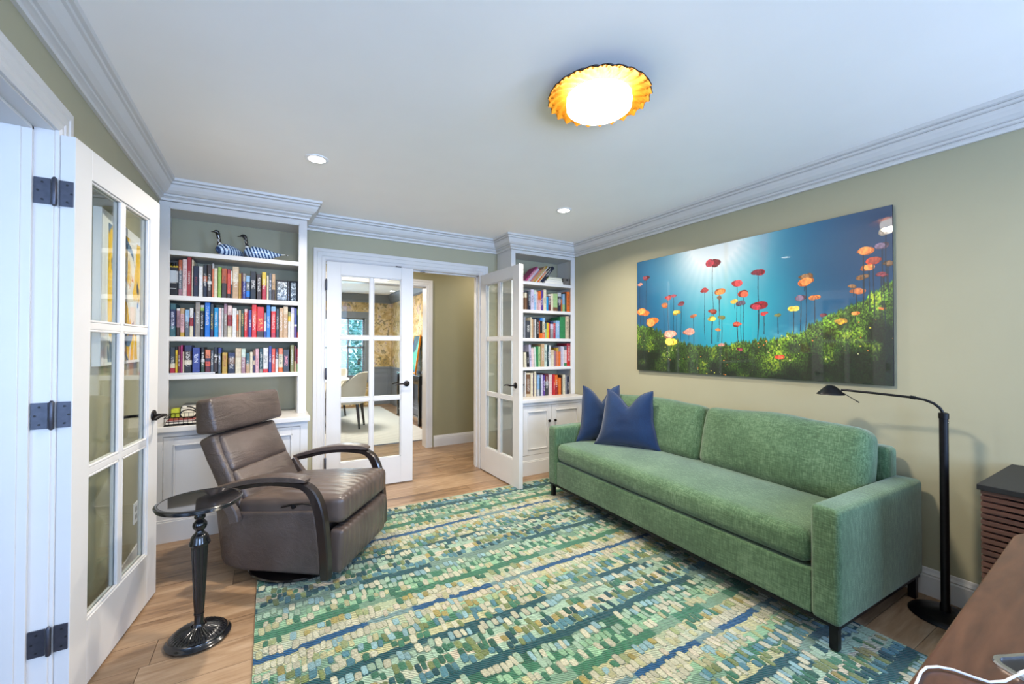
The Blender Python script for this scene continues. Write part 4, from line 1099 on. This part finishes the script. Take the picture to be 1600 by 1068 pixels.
# ------------------------------------------------------------------ slatted credenza against the right wall
cr = thing('credenza', 'low walnut credenza with horizontal slats and a black top at the right edge', 'cabinet', (2.68, -.1, 0))
def W_(nm, m, x0, x1, y0, y1, z0, z1, bv=0, par=None): return B().box(x0, x1, y0, y1, z0, z1).build(nm, m, par or cr, bv, world=True)
W_('top', 'black', 2.405, 2.955, -.86, .488, .731, .752, .002)
W_('cabinet_body', 'walnut2', 2.455, 2.95, -.85, .478, .075, .729, .001)
for y in (-.80, .40): W_('foot', 'blackmetal', 2.48, 2.90, y, y+.03, 0, .075)
W_('end_post', 'walnut2', 2.430, 2.456, .418, .478, .080, .728); W_('recess_panel', 'black', 2.450, 2.456, -.85, .418, .08, .728)
z = .086; k = 0
while z < .722:
    W_('slat', 'walnut2', 2.414, 2.432, -.85, .479, z, z+.0155, .001); z += .0233
# ------------------------------------------------------------------ acrylic picture on the right wall
def pic_image():
    Wd, Hd = 1500, 816; r = np.random.RandomState(4)
    u, v = np.meshgrid((np.arange(Wd)+.5)/Wd, (np.arange(Hd)+.5)/Hd)
    def nz(fx, fy, seed):
        q = np.random.RandomState(seed).rand(fy+2, fx+2); x = u*fx; y = v*fy; xi = x.astype(int); yi = y.astype(int); fx_ = x-xi; fy_ = y-yi
        fx_ = fx_*fx_*(3-2*fx_); fy_ = fy_*fy_*(3-2*fy_)
        return (q[yi, xi]*(1-fx_)+q[yi, xi+1]*fx_)*(1-fy_)+(q[yi+1, xi]*(1-fx_)+q[yi+1, xi+1]*fx_)*fy_
    def c(h): return np.array([int(h[i:i+2], 16)/255 for i in (0, 2, 4)])
    deep, mid, cyan, glow = c('002c50'), c('04648c'), c('14a6b4'), c('eef6f4')
    dx = (u-.42)*1.84; g1 = np.exp(-((dx/.40)**2+((v-1.05)/.42)**2)); g2 = np.exp(-((dx-.16)/.38)**2-((v-.42)/.45)**2)
    img = deep[None, None]*np.ones((Hd, Wd, 1))
    def lay(col, a):
        nonlocal img; a = np.clip(a, 0, 1)[..., None]; img = img*(1-a)+col*a
    lay(mid, .55+.35*nz(5, 3, 1)-.55*np.clip((u-.62)*2.2, 0, 1)*np.clip(v*1.2, 0, 1)-.9*np.clip(.1-u, 0, 1)*3); lay(cyan, g2*.95+.25*nz(7, 5, 2)*np.exp(-((u-.5)/.3)**2))
    th = np.arctan2(dx, 1.15-v); ray = .5+.5*np.sin(th*46+3*nz(4, 2, 3)); lay(glow, g1*1.2+.10*ray*np.exp(-((dx-.03)/.25)**2)*np.clip(v-.25, 0, 1)+.22*(nz(6, 4, 21)-.3)*np.exp(-((dx-.05)/.35)**2)*v)
    lay(c('d8a8b8'), .30*np.exp(-((u-.60-.03*v)/.02)**2)*np.clip(v-.35, 0, 1)); lay(c('d8c8a0'), .28*np.exp(-((u-.475)/.010)**2)*np.clip(v-.35, 0, 1))
    gp = np.array([(0, .42), (.05, .405), (.097, .395), (.176, .315), (.239, .264), (.309, .239), (.375, .223), (.462, .23), (.542, .251), (.615, .256), (.67, .281), (.747, .315), (.806, .384), (.861, .43), (.913, .468), (.942, .519), (.971, .545), (1, .576)])
    line = np.interp(u, gp[:, 0], gp[:, 1])
    lay(c('5fa3b4'), np.clip((line+.10*nz(9, 2, 8)-v)*30, 0, 1)*np.exp(-((u-.72)/.10)**2)*.8*nz(60, 50, 9)*1.3)
    blades = .030*nz(260, 3, 5)+.028*nz(90, 4, 6); d = line+blades-.02-v
    n1, n2, n3 = nz(230, 90, 11), nz(420, 150, 12), nz(24, 14, 13)
    lit = np.clip(.95-d*2.9+(n3-.5)*.9, 0, 1)*np.clip(.35+.9*np.abs(u-.35), .45, 1)
    gcol = c('0a1c08')[None, None]*(1-lit[..., None])+(c('8cba30')[None, None]*(.5+.95*n1[..., None]))*lit[..., None]
    gcol = gcol*(.45+1.0*n2[..., None]); gy = np.clip((n3-.62)*6, 0, 1)*np.clip((n1-.45)*4, 0, 1)*lit; gcol = gcol*(1-gy[..., None]*.6)+c('d8cc30')*gy[..., None]*.6
    a = np.clip(d*60, 0, 1)[..., None]; img = img*(1-a)+gcol*a
    FC = dict(crimson='a01828', red='c02c2c', orange='e2702a', brown='8a5a30', redor='dc4426', gold='e0a428', mauve='5c4658', yellow='ecc03c', olive='8c8c3c', dred='7c2430', pink='e89078', beige='b8a48c')
    FL = '''0.415,0.859,0.0240,crimson,0.238 0.378,0.661,0.0164,red,0.269 0.446,0.637,0.0218,orange,0.383 0.444,0.589,0.0115,brown,0.252 0.521,0.676,0.0202,red,0.237 0.547,0.598,0.0196,redor,0.251 0.511,0.551,0.0125,gold,-1.000 0.536,0.534,0.0153,mauve,0.251 0.604,0.741,0.0202,crimson,0.263 0.603,0.502,0.0229,crimson,0.277 0.411,0.490,0.0169,redor,0.238 0.414,0.430,0.0158,yellow,0.238 0.456,0.436,0.0136,olive,0.238 0.625,0.448,0.0109,red,0.302 0.523,0.380,0.0158,redor,0.237 0.437,0.345,0.0098,orange,0.253 0.059,0.840,0.0169,dred,0.415 0.019,0.791,0.0125,pink,0.418 0.189,0.636,0.0153,red,0.322 0.221,0.646,0.0125,dred,0.288 0.165,0.574,0.0175,orange,0.323 0.260,0.572,0.0142,dred,0.255 0.237,0.503,0.0142,yellow,0.272 0.324,0.463,0.0115,orange,0.239 0.043,0.528,0.0316,orange,0.399 0.103,0.437,0.0344,orange,-1.000 0.208,0.318,0.0316,pink,-1.000 0.300,0.333,0.0245,pink,-1.000 0.208,0.256,0.0262,yellow,-1.000 0.453,0.231,0.0120,pink,-1.000 0.532,0.195,0.0109,dred,-1.000 0.680,0.145,0.0158,redor,-1.000 0.674,0.432,0.0104,olive,0.300 0.728,0.467,0.0136,yellow,0.310 0.751,0.530,0.0158,mauve,0.321 0.793,0.522,0.0136,orange,0.367 0.767,0.664,0.0185,brown,0.320 0.763,0.630,0.0202,orange,-1.000 0.815,0.412,0.0109,dred,-1.000 0.866,0.370,0.0147,gold,-1.000 0.908,0.413,0.0098,orange,-1.000 0.911,0.538,0.0169,orange,0.457 0.904,0.571,0.0104,brown,-1.000 0.928,0.621,0.0125,brown,0.443 0.943,0.670,0.0153,orange,0.419 0.954,0.705,0.0158,redor,0.396 0.929,0.767,0.0185,orange,0.443 0.976,0.780,0.0136,mauve,0.523 0.989,0.679,0.0109,brown,0.520 0.973,0.620,0.0136,dred,0.415 0.985,0.863,0.0180,beige,0.542 0.974,0.431,0.0071,orange,-1.000 0.980,0.618,0.0076,dred,0.329'''
    for t_ in FL.split():
        fu, fv, fs_, cn, sb = t_.split(','); fu, fv, fs_, sb = float(fu), float(fv), float(fs_)*1.25, float(sb)
        if sb < 0: sb = fv-.06
        wob_ = .006*np.sin((v-sb)*14+fu*40); m_ = (np.abs(u-fu-wob_*(fv-v)*1.5) < .0011+.0004*(u > .6)) & (v < fv) & (v > sb)
        img[m_] = img[m_]*.25+c('142430')*.75
        for k_ in range(4):
            ox, oy, rx, ry = fs_*(r.rand()-.5)*.9, fs_*(r.rand()-.5)*.6, fs_*(.5+.35*r.rand()), fs_*(.55+.45*r.rand())
            e = ((u-fu-ox)/rx)**2+((v-fv-oy-.3*(u-fu-ox)*(r.rand()-.5))/(ry*1.0))**2; m_ = e < 1
            sh = (.6+.55*r.rand())*(.75+.5*n1[m_])[:, None]; img[m_] = np.clip(c(FC[cn])*sh+(.12 if k_ == 3 else 0), 0, 1)
    for k_ in range(90):
        fu, fv = r.rand(), r.rand(); 
        L_ = np.interp(fu, gp[:, 0], gp[:, 1]); fv = L_*(.35+.7*fv) if fu > .6 or fu < .25 else L_*fv
        x, y = int(fu*Wd), int(fv*Hd); s = r.randint(1, 4); img[max(0, y-s):y+s, max(0, x-s):x+s+1] = c(['d8c840', 'e08038', 'c8d050', 'e8e0a0'][r.randint(4)])
    img = np.clip(img, 0, 1); out = np.ones((Hd, Wd, 4), dtype=np.float32); out[..., :3] = img
    im = bpy.data.images.new('underwater_flowers_print', Wd, Hd); im.pixels.foreach_set(out.ravel()); im.update(); im.pack(); return im
def uvquad(name, pts, mat, parent):
    me = bpy.data.meshes.new(name); me.from_pydata(pts, [], [(0, 1, 2, 3)]); uv = me.uv_layers.new(name='UVMap')
    for i, q in enumerate(((0, 0), (1, 0), (1, 1), (0, 1))): uv.data[i].uv = q
    me.materials.append(mat); o = bpy.data.objects.new(name, me); COL.objects.link(o); o.parent = parent; return o
pc = thing('acrylic_picture', 'large glossy frameless picture of red flowers under blue water above the sofa', 'picture', (2.952, 1.8185, 1.573))
bx('acrylic_panel', 'black', 0, .008, -.9165, .9165, -.4985, .4985, pc, .001)
m = NT('glossy_printed_acrylic'); ti = m.n('ShaderNodeTexImage'); ti.image = pic_image(); m.l(ti.outputs[0], m.b.inputs['Base Color']); m.set(Roughness=.5, Coat_Weight=1.0); m.b.inputs['Coat Roughness'].default_value = .015; m.b.inputs['Coat IOR'].default_value = 1.42
uvquad('print', [(-.0006, .9155, -.4975), (-.0006, -.9155, -.4975), (-.0006, -.9155, .4975), (-.0006, .9155, .4975)], m.m, pc)
bx('wall_mount', 'greytrim', .008, .0235, -.7, .7, -.35, .35, pc)

# ------------------------------------------------------------------ abstract canvas and outlet on the left wall, seen through the folded leaf
def abstract(nm, base, cols, sc=3.0, seed=0):
    m = NT(nm); v = m.mapping('Object', (1, 1, .7)); cur = H(base)
    for i, (c, th, s) in enumerate(cols):
        mp = m.n('ShaderNodeMapping'); mp.inputs['Location'].default_value = (seed+i*3.1, i*1.7, seed); m.l(v, mp.inputs[0])
        a = m.n('ShaderNodeTexNoise', i_Scale=s, i_Detail=4, i_Distortion=.8); m.l(mp.outputs[0], a.inputs['Vector'])
        f = m.ramp(a.outputs['Fac'], [(th, (0, 0, 0, 1)), (th+.03, (1, 1, 1, 1))]); cur = m.mix(f.outputs[0], cur, H(c))
    m.l(cur, m.b.inputs['Base Color']); m.set(Roughness=.6); return m.m
M['abs1'] = abstract('yellow_abstract_paint', 'e4e2dc', [('e8b81c', .49, 3.6), ('5a7a9c', .58, 5), ('2a2a30', .64, 9), ('d8702c', .68, 7)])
cv = thing('canvas_painting', 'unframed white canvas with yellow and blue strokes on the left wall behind the door leaf', 'painting', (XL+.001, 2.80, 1.545))
bx('canvas', 'plastic', 0, .028, -.36, .36, -.345, .345, cv, .002); bx('painted_face', 'abs1', .0282, .0288, -.27, .34, -.33, .30, cv)
ou = thing('wall_outlet', 'white wall outlet plate above the left baseboard, seen through the door glass', 'outlet', (XL+.0005, 3.15, .335))
bx('cover_plate', 'plastic', 0, .006, -.036, .036, -.058, .058, ou, .002)
for z in (-.022, .022): bx('socket', 'c_grey', .006, .0075, -.016, .016, z-.014, z+.014, ou, .001)

# ------------------------------------------------------------------ ceiling lights
cl = thing('ceiling_light', 'gold scalloped flush ceiling light with a glowing round diffuser', 'ceiling light', (1.24, 1.365, ZC))
N = 24
def shade(rr, tw, amp, dz=0.0, n=288):
    prof = [(.085, -.030), (.11, -.034), (.14, -.037), (.17, -.041), (.195, -.047), (.210, -.053), (.219, -.060)]
    vs = []
    for i, (r, z) in enumerate(prof):
        f = i/(len(prof)-1)
        for k in range(n):
            a = 2*PI*k/n; sw = 1-abs(math.sin((a+tw*f)*N/2))
            r2 = r*(1+amp*f*(sw-.5))*rr; vs.append((r2*math.cos(a), r2*math.sin(a), z-.013*min(1, f*2)*(sw-.5)+dz))
    fs = [(i*n+k, i*n+(k+1) % n, (i+1)*n+(k+1) % n, (i+1)*n+k) for i in range(len(prof)-1) for k in range(n)]
    return B().add(vs, fs, True)
shade(1.0, .5, .03).build('scalloped_shade', 'gold', cl); shade(1.012, .5, .03, .003).build('shade_back', 'bronze', cl)
B().lathe([(.09, -.001), (.09, -.022), (.10, -.026), (.10, -.03)], 40).build('canopy', 'bronze', cl)
B().lathe([(.133, -.052), (.139, -.056), (.141, -.075), (.139, -.098), (.128, -.106), (.0, -.110)], 64, cap=False).build('diffuser', 'lamp_glow', cl)
for i, (x, y) in enumerate(DOWN):
    d = thing('downlight', ['round recessed ceiling light in front of the left bookcase', 'round recessed ceiling light in front of the right bookcase', 'recessed ceiling light behind the camera on the left', 'recessed ceiling light behind the camera on the right'][i], 'ceiling light', (x, y, ZC), 0, 'recessed downlights in the ceiling')
    B().lathe([(.048, -.0005), (.066, -.0005), (.066, -.004), (.058, -.007), (.048, -.006), (.048, -.0005)], 40, cap=False).build('trim_ring', 'plastic', d)
    B().lathe([(.0, -.002), (.048, -.002), (.048, -.004), (.0, -.0045)], 32, cap=False).build('lens', 'down_glow', d)
for x, y, lb in ((2.2, 8.63, 'small recessed light in the far dining room ceiling'),):
    d = thing('downlight', lb, 'ceiling light', (x, y, ZC)); B().lathe([(.05, -.0005), (.065, -.0005), (.065, -.006), (.05, -.006)], 30, cap=False).build('trim_ring', 'plastic', d); B().lathe([(.0, -.002), (.05, -.002), (.05, -.004), (.0, -.0045)], 24, cap=False).build('lens', 'down_glow', d)

# ------------------------------------------------------------------ dining room beyond the hall
def wallpaper():
    m = NT('floral_wallpaper'); v = m.mapping('Object'); a = m.n('ShaderNodeTexNoise', i_Scale=4.2, i_Detail=6, i_Distortion=1.2); m.l(v, a.inputs['Vector'])
    b = m.n('ShaderNodeTexVoronoi', i_Scale=6.5); m.l(v, b.inputs['Vector']); c = m.n('ShaderNodeTexNoise', i_Scale=9, i_Detail=3, i_Distortion=2.2); m.l(v, c.inputs['Vector'])
    r = m.ramp(a.outputs['Fac'], [(.34, H('a58a52')), (.48, H('cdb07a')), (.58, H('dcc6a0')), (.68, H('b9a2a4'))])
    dk = m.ramp(c.outputs['Fac'], [(.56, (0, 0, 0, 1)), (.62, (1, 1, 1, 1))]); q = m.mix(m.math('MULTIPLY', dk.outputs[0], .8), r.outputs[0], H('6a6648'))
    f2 = m.ramp(b.outputs['Distance'], [(.1, (1, 1, 1, 1)), (.22, (0, 0, 0, 1))]); q = m.mix(m.math('MULTIPLY', f2.outputs[0], .5), q, H('ead9b4'))
    m.l(q, m.b.inputs['Base Color']); m.set(Roughness=.7); return m.m
M['paperwall'] = wallpaper()
b = B(); b.box(-1.7, .55, 9.5, 9.62, 0, ZC).box(1.835, 2.52, 9.5, 9.62, 0, ZC).box(.55, 1.835, 9.5, 9.62, 0, .62).box(.55, 1.835, 9.5, 9.62, 1.90, ZC); b.build('wall_dining_far', 'paperwall', **S)
bx('wall_dining_right', 'paperwall', 2.4, 2.52, 5.27, 9.5, 0, ZC, **S); bx('wall_dining_left', 'paperwall', -1.7, -1.6, 5.27, 9.5, 0, ZC, **S)
bx('wall_dining_near', 'foyer', -1.6, .16, 5.27, 5.30, 0, ZC, **S)
# grey wainscot, chair rail, crown
wn = B(); wn.box(1.94, 2.385, 9.482, 9.5, 0, .80).box(2.382, 2.4, 5.27, 9.5, 0, .80).box(-1.6, .45, 9.482, 9.5, 0, .80); wn.build('trim_9', 'greytrim', **S)
b = B(); b.box(1.93, 2.4, 9.462, 9.5, .80, .835).box(2.362, 2.4, 5.27, 9.5, .80, .835).box(-1.6, .45, 9.462, 9.5, .80, .835).box(1.93, 2.4, 9.468, 9.5, 0, .13).box(2.368, 2.4, 5.27, 9.5, 0, .13); b.build('trim_10', 'greytrim', None, .004, kind='structure')
b = B()
for x0, x1 in ((1.99, 2.33),): b.box(x0, x1, 9.474, 9.483, .70, .72).box(x0, x1, 9.474, 9.483, .19, .21).box(x0, x0+.02, 9.474, 9.483, .19, .72).box(x1-.02, x1, 9.474, 9.483, .19, .72)
for k in range(6):
    y0_ = 5.4+k*.68; y1_ = y0_+.56; b.box(2.374, 2.383, y0_, y1_, .70, .72).box(2.374, 2.383, y0_, y1_, .19, .21).box(2.374, 2.383, y0_, y0_+.02, .19, .72).box(2.374, 2.383, y1_-.02, y1_, .19, .72)
b.build('trim_11', 'greytrim', None, .003, kind='structure')
C2 = [(0, 2.25), (.015, 2.25), (.02, 2.28), (.05, 2.32), (.09, 2.39), (.11, 2.41), (.115, 2.4295), (0, 2.4295)]
B().sweep([(-d, z) for d, z in C2], [(-1.6, 5.3), (-1.6, 9.5), (2.4, 9.5), (2.4, 5.27)]).build('trim_12', 'greytrim', kind='structure')
# dining window with blinds
w = thing('window_2', None, None, (1.19, 9.5, .62), kind='structure')
b = B()
b.box(-.74, -.64, -.03, 0, -.10, 1.40).box(.64, .74, -.03, 0, -.10, 1.40).box(-.76, .76, -.036, 0, 1.28, 1.42).box(-.76, .76, -.05, 0, -.12, 0); b.build('window_casing', 'greytrim', w, .004)
b = B()
for x0, x1 in ((-.64, -.59), (.59, .64), (-.03, .03), (.28, .31), (-.31, -.28)): b.box(x0, x1, .03, .07, 0, 1.28)
for z in (0, .62, 1.24): b.box(-.64, .64, .03, .07, z, z+.04)
b.build('window_frame', 'greytrim', w, .003)
bx('pane', 'glass', -.6, .6, .05, .054, .04, 1.25, w)
M['blind'] = plain('blind_slat', 'cdd4dc', .5)
s0 = B().box(-.62, .62, -.0, .022, 0, .0016).build('slat', 'blind', w); s0.location = (0, .004, 1.24)
for k in range(1, 24):
    o = s0.copy(); COL.objects.link(o); o.location = (0, .004, 1.24-k*.052)
# garden trees outside that window
def leafmat(nm, a, b_):
    m = NT(nm); v = m.mapping('Object'); n_ = m.n('ShaderNodeTexNoise', i_Scale=6, i_Detail=5); m.l(v, n_.inputs['Vector']); r = m.ramp(n_.outputs['Fac'], [(.35, H(a)), (.65, H(b_))]); m.l(r.outputs[0], m.b.inputs['Base Color']); m.set(Roughness=.8); return m.m
M['leafA'] = leafmat('garden_leaves', '4c9488', 'a4dcd4'); M['bark'] = wood('tree_bark', ['3a3028', '564839', '6b5a48'], (3, 3, 1), .9)
def tree(label, loc, s, seed):
    t = thing('garden_tree', label, 'tree', loc); r = random.Random(seed)
    B().tube([(0, 0, 0), (.05, 0, .6*s), (-.04, .05, 1.3*s), (0, 0, 1.9*s)], [.12*s, .09*s, .07*s, .04*s], 10).build('trunk', 'bark', t)
    vs = []; fs = []
    for k in range(1500):
        c = Vector((r.gauss(0, 1), r.gauss(0, 1), r.gauss(0, 1))); c.normalize(); c *= r.uniform(.4, 1)**.5
        p = Vector((c.x*1.1*s, c.y*1.0*s, c.z*1.35*s+1.75*s)); a, b_ = Vector((r.uniform(-1, 1), r.uniform(-1, 1), r.uniform(-1, 1))).normalized()*.11*s, Vector((r.uniform(-1, 1), r.uniform(-1, 1), r.uniform(-1, 1))).normalized()*.07*s
        o = len(vs); vs += [p-a, p+b_, p+a, p-b_]; fs.append((o, o+1, o+2, o+3))
    B().add(vs, fs).build('foliage', 'leafA', t, kind='stuff')
tree('leafy green tree outside the left part of the dining window', (-.6, 12.8, -.4), 1.1, 1); tree('smaller bushy tree outside the right part of the dining window', (2.5, 13.6, -.4), .9, 2)
M['lawn'] = plain('lawn_grass', '5a8a4c', .9, var=.3, scale=14)
bx('lawn', 'lawn', -14, 16, 9.62, 30, -.5, -.4, kind='structure')
# dining rug
M['drug'] = None
m = NT('pale_woven_rug'); v = m.mapping('Object', (1, 1, 0)); wv = m.n('ShaderNodeTexWave', i_Scale=9, i_Distortion=.3, bands_direction='DIAGONAL'); m.l(v, wv.inputs['Vector'])
r = m.ramp(wv.outputs['Fac'], [(.2, H('a9a9a8')), (.7, H('d2d2d0'))]); m.l(r.outputs[0], m.b.inputs['Base Color']); m.bump(wv.outputs['Fac'], .3, .004); m.set(Roughness=.95); M['drug'] = m.m
t = thing('dining_rug', 'pale grey woven rug under the dining table in the far room', 'rug', (.45, 7.35, 0)); bx('woven_pile', 'drug', -1.6, 1.61, -1.80, 1.78, .001, .012, t, .003); bx('binding', 'greytrim', -1.61, 1.62, -1.81, -1.80, .001, .013, t); 
# black console against the right wall of the dining room
cn = thing('console_table', 'black console table against the dining room right wall', 'console table', (2.23, 7.18, 0))
bx('top', 'glossblack', -.14, .13, -.68, .66, .775, .81, cn, .004)
for y in (-.66, .60): bx('leg', 'glossblack', -.14, -.09, y, y+.05, .0, .775, cn, .003); bx('leg', 'glossblack', .075, .125, y, y+.05, .0, .775, cn, .003)
bx('drawer_box', 'glossblack', -.12, .12, -.60, .58, .66, .775, cn, .003); bx('stretcher', 'glossblack', -.13, -.10, -.61, .60, .12, .15, cn, .002)
M['abs2'] = abstract('teal_abstract_paint', '3aa08a', [('1c3c4a', .5, 3.0), ('d8c050', .6, 5), ('2a5a9c', .6, 4)], seed=4)
def leanx(p): q = rotp((p[0], p[1]*.55, p[2]*.78), 'y', .14); return q
fr = thing('leaning_artwork', 'teal painting in a thin gold frame leaning on the black console', 'painting', (2.255, 7.42, .811))
B().box(0, .012, -.30, .30, 0, .86, leanx).build('canvas', 'abs2', fr)
b = B(); b.box(-.01, .02, -.32, -.30, 0, .88, leanx).box(-.01, .02, .30, .32, 0, .88, leanx).box(-.01, .02, -.30, .30, 0, .02, leanx).box(-.01, .02, -.30, .30, .86, .88, leanx); b.build('frame', 'gold', fr)
# round table and chairs
tb = thing('dining_table', 'round white-topped dining table partly hidden by a chair in the far room', 'table', (.55, 7.35, 0))
B().lathe([(.0, .735), (.60, .735), (.615, .745), (.615, .755), (.60, .765), (.0, .765)], 56, cap=False).build('tabletop', 'plastic', tb)
B().lathe([(.0, .0135), (.30, .0135), (.31, .03), (.10, .06), (.06, .2), (.05, .55), (.12, .70), (.2, .735), (.0, .735)], 32, cap=False).build('pedestal', 'darkwood', tb)
def dchair(label, loc, rz):
    t = thing('dining_chair', label, 'chair', loc, rz, 'upholstered chairs at the dining table')
    def seat(p): return (p[0], p[1]*(1-.12*(p[0] < 0)*abs(p[0]/.24)), p[2]+.445)
    B().soft(.24, .245, .045, .035, (.004, .004, .016), seat, n=8).build('seat', 'dchair', t)
    vs = []; fs = []; na, nz_ = 20, 12
    for s in (0, 1):
        for i in range(na+1):
            a = PI*.30+(PI*1.40)*i/na; f = abs(i/na-.5)*2
            top = .88-.30*max(0, f-.35)**1.3*2.1
            for j in range(nz_+1):
                z = .40+(top-.40)*j/nz_; r = .245+.035*(j/nz_)-(.035 if s else 0)*(1-.3*j/nz_); vs.append((r*math.cos(a)*1.0-.02*(j/nz_)-.0, r*1.03*math.sin(a), z))
    m_ = nz_+1; tot = (na+1)*m_
    for s in (0, 1):
        for i in range(na):
            for j in range(nz_): q = (s*tot+i*m_+j, s*tot+(i+1)*m_+j, s*tot+(i+1)*m_+j+1, s*tot+i*m_+j+1); fs.append(q)
    for i in range(na): fs.append((i*m_+nz_, (i+1)*m_+nz_, tot+(i+1)*m_+nz_, tot+i*m_+nz_)); fs.append((i*m_, (i+1)*m_, tot+(i+1)*m_, tot+i*m_))
    for i in (0, na):
        for j in range(nz_): fs.append((i*m_+j, i*m_+j+1, tot+i*m_+j+1, tot+i*m_+j))
    B().add(vs, fs, True).build('curved_back', 'dchair', t)
    for x, y in ((.17, .17), (.17, -.17), (-.17, .15), (-.17, -.15)):
        k = 1.25; B().tube([(x, y, .42), (x*k, y*k, .0145)], [.026, .016], 10).build('leg', 'espresso', t)
    return t
dchair('pale grey barrel dining chair seen from behind through the door panes', (1.085, 6.95, 0), PI*.88)
dchair('pale dining chair on the far side of the round table', (.95, 8.05, 0), PI*1.3)
# flush light of the dining room
dl = thing('dining_ceiling_light', 'round white flush light on the dining room ceiling', 'ceiling light', (1.0, 7.2, ZC))
B().lathe([(.0, -.001), (.18, -.001), (.185, -.03), (.18, -.06), (.0, -.075)], 40, cap=False).build('diffuser', 'lamp_glow', dl)
